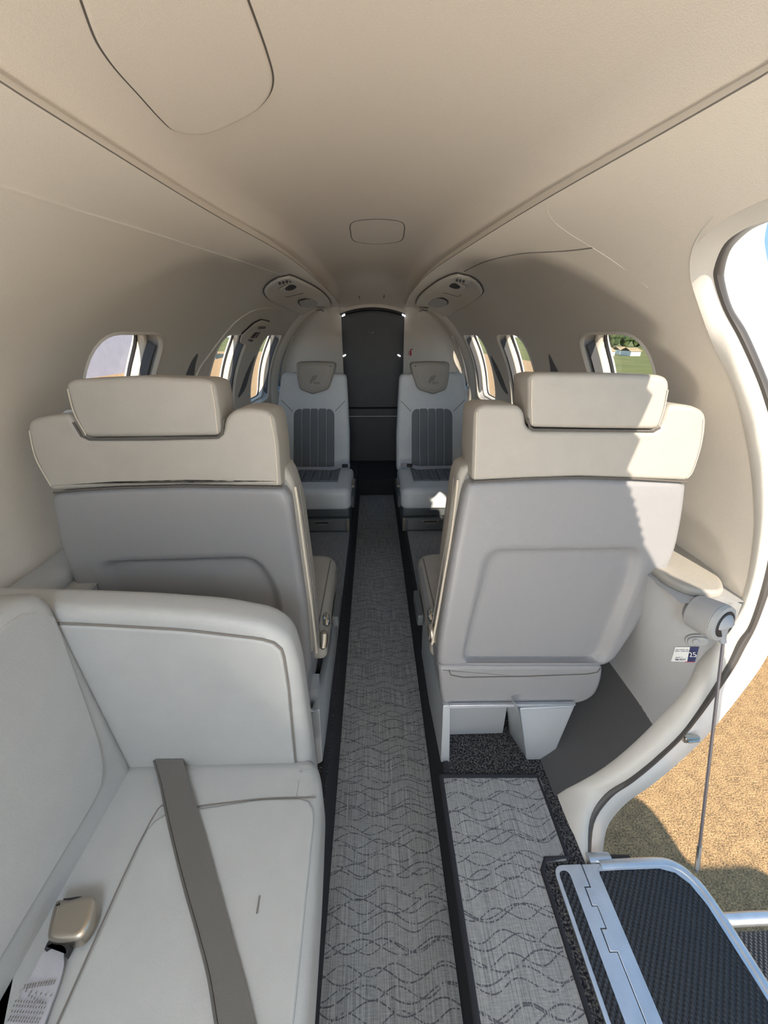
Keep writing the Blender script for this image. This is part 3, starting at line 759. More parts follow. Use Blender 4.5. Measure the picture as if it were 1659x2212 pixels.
# ================================================================== ENTRY DOOR SURROUND
g0 = dense(C0, RW - .002); g1 = dense(C1, .757); g2 = dense(C2, .778)
def jamb():
    n = len(g0); rows = []
    for i in range(n):
        a, b = g0[i], g1[i]; w_ = (b - a).length
        rad = (Vector((CX, 0, CZ)) - Vector((a.x, 0, a.z))).normalized()         # towards the cabin axis
        fwd = Vector((0, -1, 0)); P = [a + rad * -.012]
        for k in range(9):
            f = k / 8; h = math.sin(PI * min(f * 1.02, 1)) ** .7 * min(.016, w_ * .22) * (1 - .75 * max(0, min(1, (a.z - .95) / .2)))
            P.append(a.lerp(b, f) + (rad * .6 + fwd * .8) * h)
        rows.append(P)
    V, Fs = grid(rows); o = build('door_trim', V, Fs, GREYP if False else mat('door_trim_vinyl', (.58, .555, .51), .45, bump=.25, bscale=600), ang=70)
    return o
jt = bpy.data.objects.new('door_2', None); COL.objects.link(jt); struct(jt)
o = jamb(); o.parent = jt; o.name = 'door_lining'
rows = []
for a, b in zip(g1, g2):
    c = (a + b) / 2; rows.append([a, a.lerp(b, .15) + Vector((-.002, -.007, 0)), c + Vector((-.004, -.010, 0)), a.lerp(b, .8) + Vector((-.002, -.007, 0)), b, b + Vector((.003, .01, 0))])
V, Fs = grid(rows); build('door_gasket', V, Fs, RUB, jt, ang=60)
rows = []
for p in g2:
    rad = Vector((p.x - CX, 0, p.z - CZ)).normalized()
    rows.append([p, p + rad * .012 + Vector((0, .002, 0)), p + rad * .03 + Vector((0, .006, 0)), p + rad * .07 + Vector((0, .006, 0)), p + rad * .078 + Vector((0, .012, 0)), p + rad * .082 + Vector((0, .05, 0))])
V, Fs = grid(rows); build('door_flange', V, Fs, WHITE, jt, ang=50)
# striker fitting on the flange, hinge fitting low at the sill
sp_ = cyl((1488, 1590), .80)
box('door_striker', sp_ + Vector((-.018, -.012, -.008)), sp_ + Vector((.018, .0, .008)), NICK, jt, r=.003)
tube('striker_pin', [sp_ + Vector((-.012, -.014, 0)), sp_ + Vector((.012, -.014, .004))], .003, CHROME, jt)
# faint latch plate on the outside at frame edge
lp = cyl((1652, 1322), .86)
box('door_latch', lp + Vector((-.01, -.01, -.02)), lp + Vector((.09, .02, .012)), NICK, jt, r=.003)

# placard, push plate
t = thing('inspection_placard', 'white and navy rectangular placard reading 25 on the grey panel by the door', 'placard', cyl((1482, 1412)))
off = .002
def lw_(p, o=off):
    d = ray(p).normalized(); h = lowbvh.ray_cast(CAM, d)
    if h[0] is None: return cyl(p, RW - .012 - o)
    n_ = h[1] if h[1].dot(d) < 0 else -h[1]; return h[0] + n_ * o
def quad(name, pp, m, par, o=off): 
    q = [lw_(p, o) for p in pp]; n = (q[1] - q[0]).cross(q[3] - q[0]).normalized(); n = n if n.dot(CAM - q[0]) > 0 else -n
    return slab(name, q, n, .0006, m, par, r=0, rb=0)
quad('placard_paper', [(1459, 1397), (1491, 1397), (1485, 1429), (1450, 1428)], PAPER, t)
quad('placard_band', [(1491, 1397), (1511, 1397), (1502, 1429), (1485, 1429)], BLUE, t)
quad('placard_stripe', [(1481, 1428.4), (1500, 1428.8), (1499.7, 1430), (1480.5, 1429.6)], RED, t, off + .0003)
pM = frame_mtx(lw_((1498, 1412.5), off + .0045), lw_((1505, 1412), off + .0008) - lw_((1490, 1412), off + .0008), lw_((1499, 1404), off) - lw_((1496, 1418), off))
text('placard_number', '25', .0145, pM, PAPER, t, shear=.1)
pM = frame_mtx(lw_((1470.5, 1424.2), off + .0008), lw_((1482, 1424.2), off + .0008) - lw_((1459, 1424.2), off + .0008), lw_((1472, 1418), off) - lw_((1469, 1430), off))
text('placard_serial', '38018243', .0052, pM, BLUE, t)
for (xa, xb, y) in ((1460.5, 1466, 1402.3), (1467.5, 1480, 1402.3), (1482, 1487.5, 1402.3), (1459, 1469, 1405.6), (1471, 1487, 1405.6), (1459.5, 1471, 1419.3), (1473, 1482.5, 1419.3)):
    quad('placard_print', [(xa, y - .5), (xb, y - .5), (xb, y + .5), (xa, y + .5)], BLUE, t, off + .0007)
t = thing('push_plate', 'small oval grey plate with round button above the white placard', 'plate', cyl((1505, 1382)))
def oval(cp, rx, ry, o, pw=.75):
    return [lw_((cp[0] + rx * math.copysign(abs(math.cos(a)) ** pw, math.cos(a)), cp[1] + ry * math.copysign(abs(math.sin(a)) ** pw, math.sin(a))), o) for a in [2 * PI * k / 32 for k in range(32)]]
nn = (Vector((CX, .3, CZ)) - cyl((1505, 1382))).normalized()
slab('plate_base', oval((1506, 1382), 27, 13.5, .003), nn, .006, GREYP, t, r=.002, rb=0)
slab('plate_face', oval((1508, 1383), 23, 10, .0065), nn, .006, LEATH2, t, r=.002, rb=0)
slab('plate_button', oval((1504, 1383), 7, 6, .009, 1), nn, .004, LEATH2, t, r=.001, rb=0)

# cable pod, knob and support cable
t = thing('cable_pod', 'grey tubular housing with ball knob on the aft door post', 'housing', at((1555, 1345), Y=.60))
A = at((1489, 1314), X=.640); B = at((1553, 1343), Y=.565); ax = (B - A).normalized()
tube('pod_barrel', [A, A.lerp(B, .2), A.lerp(B, .5), A.lerp(B, .9), B, B + ax * .004], [.022, .034, .036, .037, .037, .033], GREYP, t, 28)
tube('pod_ring', [B + ax * .002, B + ax * .009, B + ax * .010], [.037, .035, .0275], LEATH2, t, 28)
tube('pod_socket', [B + ax * .009, B + ax * .0115], [.0278, .026], BLACK, t, 28)
K = B - ax * .004; tip = at((1562, 1388), Y=.552); sl_ = SILV
q = []; rr = []; dk = (tip - K).normalized(); RK = .026; LK = (tip - K).length
for i in range(25):
    u = -RK * math.cos(PI * i / 24 * .72) if i < 16 else None
    if u is None: u = -RK * math.cos(PI * 15 / 24 * .72) + (LK + RK * math.cos(PI * 15 / 24 * .72)) * (i - 15) / 9
    q.append(K + dk * u); sp_r = math.sqrt(max(RK * RK - u * u, 0)); f = max(0, min(1, (u / LK))); nk = .0055 + .0195 * (1 - f) ** 1.6
    rr.append(max(sp_r, .001) if u < RK * .45 else nk)
for i in range(0):
    f = i / 12; q.append((K + (K - tip).normalized() * .018).lerp(tip, f)); rr.append(.0205 * math.sqrt(max(0, 1 - ((f - .32) / .33) ** 2)) if f < .32 else .0205 * (1 - (f - .32) / .68) ** 1.25 + .0045 if f > .32 else .0205)
tube('pod_knob', q, rr, mat('knob_grey', (.34, .36, .39), .4), t, 24)
e = at((1505, 1883), Z=.135)
tag(tube('support_cable', [tip, tip.lerp(e, .33), tip.lerp(e, .66), e], .0028, mat('steel_cable', (.30, .28, .30), .4, metal=.7), n=8), 'thin steel cable running from the knob housing down to the folded step', 'cable')
tube('cable_ferrule', [tip.lerp(e, .88), tip.lerp(e, .985)], .0042, CHROME, bpy.data.objects['support_cable'])
# grey bracket beyond pod, top corner of lower jamb cover
cvr = [at(p, Y=.62) for p in ((1500, 1283), (1550, 1285), (1612, 1318), (1626, 1316), (1600, 1383), (1575, 1383), (1590, 1330), (1555, 1310))]
tag(slab('jamb_cover', resample(rounded(cvr, .006, 3), 60, True), (0, -1, 0), .03, LEATH2, r=.004, rb=0), 'pale moulded cover wrapped around the door post behind the knob housing', 'cover')

# ================================================================== AIRSTAIR
ZS = .132
t = thing('sill_plate', 'aluminium door sill plate with narrow black rubber strip', 'sill', (.40, .2, .13))
def zq(L, z): return [Vector((x, y, z)) for x, y in L]
yS = .417
slab('plate_body', resample(rounded(zq([(.366, -.5), (.366, yS), (.427, yS), (.427, yS - .036), (.416, yS - .036), (.416, yS - .066), (.4265, yS - .066), (.4265, yS - .096), (.416, yS - .096), (.416, yS - .128), (.430, yS - .128), (.430, -.5)], ZS + .004),
     [0, .035, .003, 0, 0, 0, 0, 0, 0, 0, 0, 0], 6), 10, True) if False else rounded(zq([(.366, -.5), (.366, yS), (.427, yS), (.427, yS - .036), (.416, yS - .036), (.416, yS - .066), (.4265, yS - .066), (.4265, yS - .096), (.416, yS - .096), (.416, yS - .128), (.430, yS - .128), (.430, -.5)], ZS + .004),
     [0, .022, .003, 0, 0, 0, 0, 0, 0, 0, 0, 0], 6), (0, 0, 1), .02, ALU, t, r=.0008, rb=0)
slab('rubber_strip', rounded(zq([(.374, -.5), (.374, yS - .010), (.396, yS - .010), (.402, -.5)], ZS + .0048), [0, .014, .014, 0], 6), (0, 0, 1), .002, TREAD, t, r=.0003, rb=0)
t = thing('folding_step', 'upper folding step with silver tube frame and black rubber tread outside the sill', 'step', (.55, .2, .12))
slab('step_hinge', zq([(.4322, -.5), (.4322, yS - .1265), (.4185, yS - .1265), (.4185, yS - .0975), (.4285, yS - .0975), (.4285, yS - .0645), (.4185, yS - .0645), (.4185, yS - .0375), (.4295, yS - .0375), (.4295, yS), (.468, yS), (.468, -.5)], ZS + .003), (0, 0, 1), .02, ALU, t, r=.0008, rb=0)
def yx(x):  # outer edge
    return x
slab('step_tread', rounded(zq([(.4585, -.5), (.4585, yS - .012), (.640, yS - .012), (.655, .10), (.655, -.5)], ZS + .0035), [0, .006, .05, .1, 0], 8), (0, 0, 1), .012, TREAD, t, r=.0005, rb=0)
edge = [Vector((.468, yS - .003, ZS - .006)), Vector((.52, yS - .002, ZS - .006)), Vector((.60, yS - .002, ZS - .006)), Vector((.628, yS - .010, ZS - .006)), Vector((.645, yS - .028, ZS - .006)), Vector((.655, yS - .06, ZS - .006)), Vector((.662, .25, ZS - .006)), Vector((.664, 0, ZS - .006)), Vector((.664, -.5, ZS - .006))]
tube('step_frame', catmull(edge, 6), .0125, ALU, t, 14)
V, Fs = grid([[p + Vector((0, 0, .0105)) for p in edge], [Vector((p.x - .012, p.y - .010, ZS + .0042)) for p in edge]]); build('frame_lip', V, Fs, ALU, t)
tube('pivot_block', [Vector((.452, yS + .012, .118)), Vector((.50, yS + .012, .118))], [.014, .014], ALU, t, 16)
tube('pivot_roller', [Vector((.50, yS + .012, .116)), Vector((.545, yS + .012, .112))], [.011, .011], BLACK, t, 16)
t = thing('folding_step', 'lower folding step in sunlight, mostly outside the frame', 'step', (.85, .2, -.1))
z2 = -.115
slab('step_tread', rounded(zq([(.69, -.5), (.69, .385), (1.0, .385), (1.0, -.5)], z2 + .002), [0, .01, .05, 0], 6), (0, 0, 1), .012, TREAD, t, r=.0005, rb=0)
tube('step_frame', catmull([Vector(p) for p in ((.67, .405, z2), (.8, .405, z2), (.95, .405, z2), (1.0, .39, z2), (1.02, .34, z2), (1.02, 0, z2), (1.02, -.5, z2))], 6), .013, ALU, t, 14)
tube('step_link', [Vector((.655, .40, .11)), Vector((.69, .402, z2))], .010, ALU, t)

# ================================================================== NEAR SEATS
PN = Vector((0, -1, 0))
SO = Vector((0, .705, .75)); SNrm = Vector((0, -1, .045)).normalized()      # seat-back plane, leaning slightly
def sp(p, off=0): return atp(p, SO + SNrm * off, SNrm)
def near_seat(sgn, D, label):
    t = thing('cabin_seat', label, 'seat', (sgn * .39, .9, .13))
    inn = -sgn                                            # towards the aisle
    # seat back shell with pressed recess
    L = resample(rounded([sp(p) for p in D['shell']], D['shell_r'], 5), 120, True)
    c = sum([sp(p) for p in D['recess']], Vector()) / len(D['recess'])
    def radial(loop, c, n=120):
        """resample a star-shaped loop by angle about c in the seat plane"""
        ux = Vector((1, 0, 0)); uy = SNrm.cross(ux).normalized()
        P = [((p - c).dot(ux), (p - c).dot(uy)) for p in loop]; out = []
        for k in range(n):
            a = 2 * PI * k / n; dx, dy = math.cos(a), math.sin(a); best = None
            for i in range(len(P)):
                (x1, y1), (x2, y2) = P[i], P[(i + 1) % len(P)]; ex, ey = x2 - x1, y2 - y1; den = dx * ey - dy * ex
                if abs(den) < 1e-12: continue
                s = (x1 * ey - y1 * ex) / den; u = (x1 * dy - y1 * dx) / den
                if s > 0 and -1e-6 <= u <= 1 + 1e-6 and (best is None or s > best): best = s
            best = best or .01; out.append(c + ux * dx * best + uy * dy * best)
        return out
    Ro = rounded([sp(p) for p in D['recess']], .035, 5); Ri = rounded([sp(p) for p in D['recess_in']], .028, 5)
    A0 = radial(L, c); Bo = radial(Ro, c); Bi = radial(Ri, c)
    n = SNrm; dep = .045
    rings = [[p - n * dep for p in inset(A0, n, .004)], [p - n * (dep * .6) for p in A0]]
    for k in range(5):
        a = k / 4 * PI / 2; rings.append([p - n * .014 * (1 - math.sin(a)) for p in inset(A0, n, .014 * (1 - math.cos(a)))])
    mid_ = [p.lerp(q, .92) for p, q in zip(rings[-1], Bo)]
    rings += [[p.lerp(q, .15) for p, q in zip(rings[-1], Bo)], mid_, Bo]
    rings.append([p.lerp(q, .35) - n * .005 for p, q in zip(Bo, Bi)]); rings.append([p.lerp(q, .7) - n * .013 for p, q in zip(Bo, Bi)])
    rings.append([p - n * .0175 for p in Bi]); rings.append([p.lerp(c, .06) - n * .018 for p in Bi]); rings.append([p.lerp(c, .9) - n * .018 for p in Bi])
    loops('seat_shell', rings, SHELL, t, ang=60)
    # backrest cushion behind the shell
    bc = [sp(p) for p in D['cushion']]
    slab('backrest_cushion', [p - n * .035 for p in resample(rounded(bc, .03, 4), 90, True)], n, .10, LEATH, t, r=.012, rb=.035, warp=None)
    # piping along the inner side
    pl = [sp(p) - n * .030 for p in D['side']]
    tube('piping', [p + Vector((inn * .003, 0, 0)) for p in catmull(pl, 5)], .0028, PIPE, t)
    tube('piping', [p - n * .018 + Vector((inn * .008, 0, 0)) for p in catmull(pl, 5)], .0018, SEAML, t)
    # leather yoke over the top
    yk = resample(rounded([sp(p, .004) for p in D['yoke']], D['yoke_r'], 5), 130, True)
    yo = slab('leather_yoke', yk, n, .13, LEATH, t, r=.010, rb=.035, steps=5, ang=60)
    def stitch(px, off, parent, r=.0011):
        tube('stitching', catmull([sp(p, off) for p in px], 6), r, PIPE, parent, 5)
    for sx in D['stitch']: stitch(sx, .0045, yo)
    tube('yoke_gap', [sp(p, .003) for p in D['gap']], .0022, SEAM, yo)
    # headrest
    hr = resample(rounded([sp(p, .006) for p in D['head']], D['head_r'], 6), 110, True)
    ho = slab('headrest', hr, n, .115, LEATH, t, r=.010, rb=.04, steps=5, ang=60, bulge=.003)
    for sx in D['hstitch']: stitch(sx, .0066, ho)
    tube('headrest_gap', [sp(p, .004) for p in D['hgap']], .0022, SEAM, ho)
    if sgn < 0:
        g = sp((137, 899)) - n * .02; tube('belt_guide', [g + Vector((.012 * math.cos(a), -.0, .006 * math.sin(a))) for a in [PI * k / 8 for k in range(9)]], .003, LEATH2, t)
    # seat cushion and lower pan
    x0, x1 = (.150, .575) if sgn > 0 else (-.575, -.135)
    top = zq([(x0, .80), (x1, .80), (x1, 1.22), (x0, 1.22)], .43)
    slab('seat_cushion', rounded(top, [.02, .02, .07, .07], 6), (0, 0, 1), .10, LEATH, t, r=.03, rb=.02, bulge=.012)
    xi = x0 if sgn > 0 else x1
    tube('piping', [Vector((xi + (-inn) * .022, y, .428)) for y in (.82, .95, 1.08, 1.17)], .0022, SEAML, t)
    P0 = [at(p, Y=.685) for p in D['pan']]
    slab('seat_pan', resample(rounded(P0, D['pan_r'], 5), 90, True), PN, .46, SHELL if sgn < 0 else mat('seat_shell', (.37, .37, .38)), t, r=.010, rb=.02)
    tube('pan_seam', [at(p, Y=.6845) for p in D['pan_seam']], .0014, SEAM, t)
    box('armrest_release', Vector((xi + inn * .012 - .010, .93, .335)), Vector((xi + inn * .012 + .010, 1.06, .375)), VEST, t, r=.004)
    # pedestal
    PO, PNn = Vector((0, .642, .13)), Vector((0, -.9806, .196))
    post = [atp(p, PO, PNn) for p in D['post']]
    slab('pedestal_post', rounded(post, .004, 2), PNn, .42, SILV, t, r=.002, rb=0)
    bl = [atp(p, PO, PNn) for p in D['block']]
    slab('pedestal_block', rounded(bl, .006, 3), PNn, .30, SILV, t, r=.004, rb=0)
    bk = [at(p, Y=.645) for p in D['back']]; bk2 = [Vector((p.x, .715, p.z - .002)) for p in bk]; bk2[2].z = bk2[3].z = .134
    V = bk2 + [p + Vector((0, .05, 0)) for p in bk2]; slab('pedestal_back', bk2, PN, .05, SILV, t, r=0, rb=0)
    ga = [at(p, Y=.645) for p in D['gus']]
    build('pedestal_gusset', [ga[0], ga[1], Vector((ga[1].x - sgn * .025, .716, .133)), Vector((ga[0].x - sgn * .012, .716, ga[0].z))], [(0, 1, 2, 3)], SILV, t, sm=False)
    st_ = [atp(p, PO + PNn * .004, PNn) for p in D['strip']]
    slab('trim_strip', st_, PNn, .01, CHROME if False else ALU, t, r=.001, rb=0)
    # belt buckle hanging at the aisle side
    bx, = (D['buckle'],)
    b = at(bx[0], Y=.78); e_ = at(bx[1], Y=.76)
    tube('belt_buckle', [b, b.lerp(e_, .12), b.lerp(e_, .5), b.lerp(e_, .88), e_], [.004, .011, .012, .011, .004], NICK, t, 12)
    b2 = at(bx[2], Y=.84); e2 = at(bx[3], Y=.80)
    tube('belt_anchor', [b2, b2.lerp(e2, .2), b2.lerp(e2, .8), e2], [.005, .009, .010, .005], CHROME, t, 12)
    return t
RIGHT = dict(
    shell=[(1008, 1042), (1250, 1033), (1488, 1041), (1480, 1110), (1464, 1190), (1428, 1275), (1365, 1378), (1330, 1428), (1308, 1442), (945, 1442), (947, 1400), (957, 1330), (978, 1200), (998, 1090)],
    shell_r=[.008, 0, .008, .03, .03, .05, .03, .02, .01, .012, .02, .04, .04, .03],
    recess=[(1046, 1184), (1400, 1180), (1396, 1240), (1312, 1436), (992, 1436), (1010, 1350)], recess_in=[(1070, 1200), (1366, 1196), (1356, 1255), (1290, 1434), (1006, 1434), (1028, 1340)],
    cushion=[(1000, 1010), (1480, 1010), (1478, 1100), (1440, 1230), (1300, 1440), (945, 1440), (965, 1250), (985, 1100)],
    side=[(999, 1046), (992, 1110), (982, 1180), (968, 1260), (952, 1350), (940, 1410)],
    yoke=[(1020, 1040), (1022, 960), (1026, 884), (1045, 874), (1122, 876), (1134, 890), (1138, 920), (1150, 930), (1418, 931), (1428, 922), (1446, 872), (1500, 876), (1528, 890), (1529, 920), (1522, 965), (1504, 1018), (1487, 1040), (1250, 1031)],
    yoke_r=[.004, .02, .02, .01, .012, .008, .006, .008, .008, .008, .012, .02, .02, .02, .03, .02, .006, 0],
    stitch=[[(1030, 890), (1028, 960), (1025, 1034)], [(1520, 905), (1514, 960), (1497, 1016), (1484, 1033)]],
    gap=[(1020, 1041), (1130, 1034), (1250, 1031), (1370, 1034), (1487, 1041)],
    head=[(1143, 812), (1160, 806), (1300, 807), (1430, 810), (1447, 818), (1449, 838), (1440, 890), (1428, 922), (1416, 928), (1300, 927), (1152, 924), (1143, 915)],
    head_r=[.02, .01, 0, .01, .01, .01, .02, .01, .01, 0, .01, .008],
    hstitch=[[(1149, 820), (1148, 870), (1150, 918)], [(1443, 842), (1434, 886), (1423, 918)]], hgap=[(1140, 905), (1144, 922), (1152, 928), (1300, 930), (1414, 931), (1426, 924)],
    pan=[(947, 1440), (1303, 1440), (1302, 1462), (1296, 1485), (1285, 1505), (1262, 1519), (1230, 1524), (958, 1526), (952, 1500)],
    pan_r=[.006, .008, .01, .02, .02, .02, .02, .012, .01], pan_seam=[(970, 1448), (974, 1458), (1000, 1463), (1130, 1461), (1270, 1456), (1290, 1452), (1297, 1444)],
    post=[(957, 1524), (973, 1524), (971, 1647), (952, 1647)], block=[(1122, 1530), (1243, 1524), (1192, 1643), (1137, 1643)], back=[(974, 1528), (1124, 1528), (1110, 1605), (982, 1600)],
    gus=[(1121, 1533), (1138, 1642)], strip=[(972, 1524), (1244, 1521), (1243, 1525), (972, 1531)],
    buckle=[(930, 1346), (937, 1390), (930, 1316), (932, 1341)])
LEFT = dict(
    shell=[(104, 1066), (250, 1056), (400, 1051), (608, 1054), (624, 1066), (640, 1180), (662, 1330), (671, 1460), (335, 1462), (300, 1440), (250, 1390), (165, 1285), (125, 1180)],
    shell_r=[.008, 0, 0, .008, .01, .03, .04, .012, .02, .03, .04, .04, .03],
    recess=[(200, 1212), (555, 1200), (600, 1260), (632, 1420), (330, 1440), (222, 1300)], recess_in=[(238, 1222), (545, 1214), (578, 1268), (610, 1420), (345, 1436), (255, 1310)],
    cushion=[(110, 1010), (610, 1010), (640, 1100), (668, 1300), (680, 1440), (350, 1450), (160, 1240)],
    side=[(628, 1062), (637, 1120), (648, 1200), (660, 1285), (671, 1370), (677, 1430)],
    yoke=[(108, 1062), (70, 992), (55, 925), (62, 906), (100, 898), (150, 894), (162, 920), (180, 944), (200, 948), (470, 944), (480, 935), (484, 905), (505, 884), (545, 882), (590, 890), (601, 960), (607, 1052), (400, 1049), (250, 1053)],
    yoke_r=[.006, .03, .02, .02, .01, .012, .01, .008, .01, .01, .008, .012, .02, .01, .02, .02, .004, 0, 0],
    stitch=[[(583, 898), (594, 960), (600, 1046)], [(63, 930), (77, 990), (110, 1050)]],
    gap=[(116, 1064), (180, 1058), (250, 1054), (400, 1050), (608, 1053)],
    head=[(137, 832), (150, 820), (300, 813), (440, 818), (462, 826), (470, 870), (478, 934), (470, 942), (300, 945), (190, 946), (176, 938), (158, 903)],
    head_r=[.015, .015, 0, .01, .015, .02, .008, .008, 0, .01, .012, .02],
    hstitch=[[(456, 830), (464, 880), (470, 936)], [(146, 840), (160, 893), (186, 940)]], hgap=[(158, 912), (176, 942), (192, 949), (330, 949), (470, 945), (480, 936), (483, 905)],
    pan=[(664, 1456), (345, 1460), (352, 1500), (380, 1530), (420, 1542), (668, 1542)], pan_r=[.006, .01, .02, .03, .02, .012], pan_seam=[(662, 1462), (500, 1466), (360, 1464)],
    post=[(672, 1538), (690, 1532), (697, 1645), (685, 1652)], block=[(540, 1540), (400, 1538), (440, 1652), (520, 1652)], back=[(676, 1540), (540, 1540), (540, 1610), (680, 1610)],
    gus=[(541, 1540), (521, 1650)], strip=[(676, 1536), (400, 1536), (400, 1540), (676, 1541)],
    buckle=[(700, 1362), (697, 1402), (703, 1325), (706, 1352)])
near_seat(1, RIGHT, 'aft-facing grey shell seat with cream leather top beside the open door')
near_seat(-1, LEFT, 'aft-facing grey shell seat with cream leather top behind the side-facing seat')

# ================================================================== FAR SEATS (face the camera)
FO = Vector((0, 2.36, .7)); FN = Vector((0, -1, .02)).normalized()
def far_seat(sgn, label):
    t = thing('cabin_seat', label, 'seat', (sgn * .36, 2.1, .13)); n = FN
    def m(p): return (p[0], p[1]) if sgn > 0 else (1611.5 - p[0], p[1])
    def fp(p, off=0): return atp(m(p), FO + n * off, n)
    L = resample(rounded([fp(p) for p in [(864, 808), (1003, 805), (1012, 870), (1018, 930), (1022, 1018), (857, 1018), (857, 940), (861, 860)]], [.03, .03, .03, .02, .01, .01, .02, .02], 5), 100, True)
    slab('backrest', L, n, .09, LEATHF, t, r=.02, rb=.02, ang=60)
    # dark fluted insert: five ribs
    xs = [889, 907, 925, 942, 960, 978]; n2 = n; ins = None
    P = []
    for k in range(5):
        xa, xb = xs[k] + .6, xs[k + 1] - .6
        r = [.001] * 4
        ta = 883; 
        if k == 0: pts = [(xa, 893), (xa + 7, 884), (xb, 883), (xb, 1014), (xa, 1014)]; r = [.012, .012, .002, .002, .002]
        elif k == 4: pts = [(xa, 883), (xb - 7, 884), (xb, 893), (xb, 1014), (xa, 1014)]; r = [.002, .012, .012, .002, .002]
        else: pts = [(xa, 883), (xb, 883), (xb, 1014), (xa, 1014)]
        slab('backrest_flute', resample(rounded([fp(p, .007) for p in pts], r, 4), 44, True), n, .012, LDARK, t, r=.006, rb=0, ang=60)
    for a, b in (((866, 866), (888, 889)), ((1004, 864), (979, 889))):
        tube('backrest_seam', [fp(a, .0005), fp(b, .0005)], .0016, SEAML, t)
    H = resample(rounded([fp(p, .035) for p in [(887, 787), (893, 783), (930, 781), (968, 782), (973, 786), (971, 815), (966, 838), (962, 843), (937, 852.5), (905, 843), (900, 836), (892, 812)]], [.01, .01, 0, .01, .01, .02, .01, .01, .01, .01, .01, .02], 4), 80, True)
    h = slab('headrest', H, n, .11, LEATH, t, r=.016, rb=.02, ang=60)
    hc_ = sum(H, Vector()) / len(H); HI = [hc_ + (p - hc_) * .80 for p in H]
    slab('headrest_pad', [p + n * .002 for p in resample(HI, 60, True)], n, .004, LEATH, h, r=.003, rb=0)
    def hp(p):
        return atp((p[0], p[1]) if sgn > 0 else (p[0] - 256, p[1]), FO + n * .0385, n)
    for a, b in (((925.5, 826), (933, 812)), ((928, 828), (937.5, 810)), ((934.5, 822), (941, 811))):
        tube('emblem_bar', [hp(a), hp(b)], .0013, SEAM, h, 5)
    pM = frame_mtx(hp((940.5, 827.5)), Vector((1, 0, 0)), Vector((0, 0, 1))); text('emblem_lettering', 'ELITE', .014, pM, SEAM, h)
    # cushion
    x0, x1 = (.148, .56) if sgn > 0 else (-.545, -.13)
    top = zq([(x0, 1.955), (x1, 1.955), (x1, 2.36), (x0, 2.36)], .385)
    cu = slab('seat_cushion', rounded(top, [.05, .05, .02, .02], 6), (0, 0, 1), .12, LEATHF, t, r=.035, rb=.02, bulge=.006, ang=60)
    for k in range(5):
        w_ = (x1 - x0 - .16) / 5; xa = x0 + .08 + w_ * k
        slab('cushion_flute', rounded(zq([(xa + .001, 2.08), (xa + w_ - .001, 2.08), (xa + w_ - .001, 2.34), (xa + .001, 2.34)], .398), .004, 3), (0, 0, 1), .012, LDARK, cu, r=.005, rb=0, bulge=0)
    bx0, bx1 = (x0 + .012, x1 - .02) if sgn > 0 else (x0 + .02, x1 - .012)
    box('seat_pan', (bx0, 1.975, .215), (bx1, 2.36, .275), VEST, t, r=.008)
    box('seat_base', (bx0 + .0, 1.955, .13), (bx1, 2.36, .213), VEST, t, r=.004)
    ix = bx0 if sgn > 0 else bx1; s_ = 1 if sgn > 0 else -1
    dr = slab('drawer_front', rounded([Vector((min(ix + s_ * .028, ix + s_ * .30), 1.951, .205)), Vector((max(ix + s_ * .028, ix + s_ * .30), 1.951, .205)), Vector((max(ix + s_ * .028, ix + s_ * .30), 1.951, .142)), Vector((min(ix + s_ * .028, ix + s_ * .30), 1.951, .142))], .003), PN, .01, mat('drawer_grey', (.15, .16, .165), .4), t, r=.002, rb=0)
    cx = ix + s_ * .155
    slab('drawer_handle', rounded([Vector((cx - .05, 1.9495, .201)), Vector((cx + .05, 1.9495, .201)), Vector((cx + .045, 1.9495, .186)), Vector((cx - .045, 1.9495, .186))], .004), PN, .003, NICK, dr, r=.001, rb=0)
    slab('handle_slot', rounded([Vector((cx - .038, 1.9485, .197)), Vector((cx + .038, 1.9485, .197)), Vector((cx + .038, 1.9485, .191)), Vector((cx - .038, 1.9485, .191))], .003), PN, .001, BLACK, dr, r=0, rb=0)
    for k in range(6):
        slab('drawer_print', [Vector((cx - .024 + k * .009 + a, 1.9488, .178 + b)) for a, b in ((0, 0), (.0055, 0), (.0055, .006), (0, .006))], PN, .0005, LENS, dr, r=0, rb=0)
    slab('base_frame', rounded([Vector((ix + s_ * a, 1.952, b)) for a, b in ((0, .135), (0, .213), (.014, .213), (.014, .135))], .002), PN, .006, NICK, t, r=.001, rb=0)
    # belt lying in the crease
    zb = .402
    pth = [Vector((x0 + .02 if sgn > 0 else x1 - .02, 2.31, zb + .01)), Vector((x0 + .06 if sgn > 0 else x1 - .06, 2.28, zb + .022)), Vector((x0 + .12 if sgn > 0 else x1 - .12, 2.27, zb + .006)), Vector(((x0 + x1) / 2, 2.28, zb + .002)), Vector((x1 - .02 if sgn > 0 else x0 + .02, 2.29, zb))]
    tag(strip('seat_belt', catmull(pth, 6), Vector((0, .5, .8)), .022, .003, WEBL), 'grey lap belt lying across the ' + ('right' if sgn > 0 else 'left') + ' far seat cushion', 'seat belt')
    bk = bpy.data.objects.new('x', None) if False else None
    b = [o for o in bpy.data.objects if o.name.startswith('seat_belt')][-1]
    box('buckle', pth[1] + Vector((-.005, -.02, -.010)), pth[1] + Vector((.030, .0, .008)), BLACK, b, r=.004)
    tube('recline_lever', [Vector((ix - s_ * .02, 2.08, .36)), Vector((ix - s_ * .022, 2.18, .365))], .008, NICK, t)
    box('armrest', Vector((min(ix - s_ * .028, ix - s_ * .008), 2.0, .26)), Vector((max(ix - s_ * .028, ix - s_ * .008), 2.3, .33)), VEST, t, r=.006)
    return t
far_seat(1, 'forward-facing far seat with slate fluted insert right of the dark door')
far_seat(-1, 'forward-facing far seat with slate fluted insert left of the dark door')

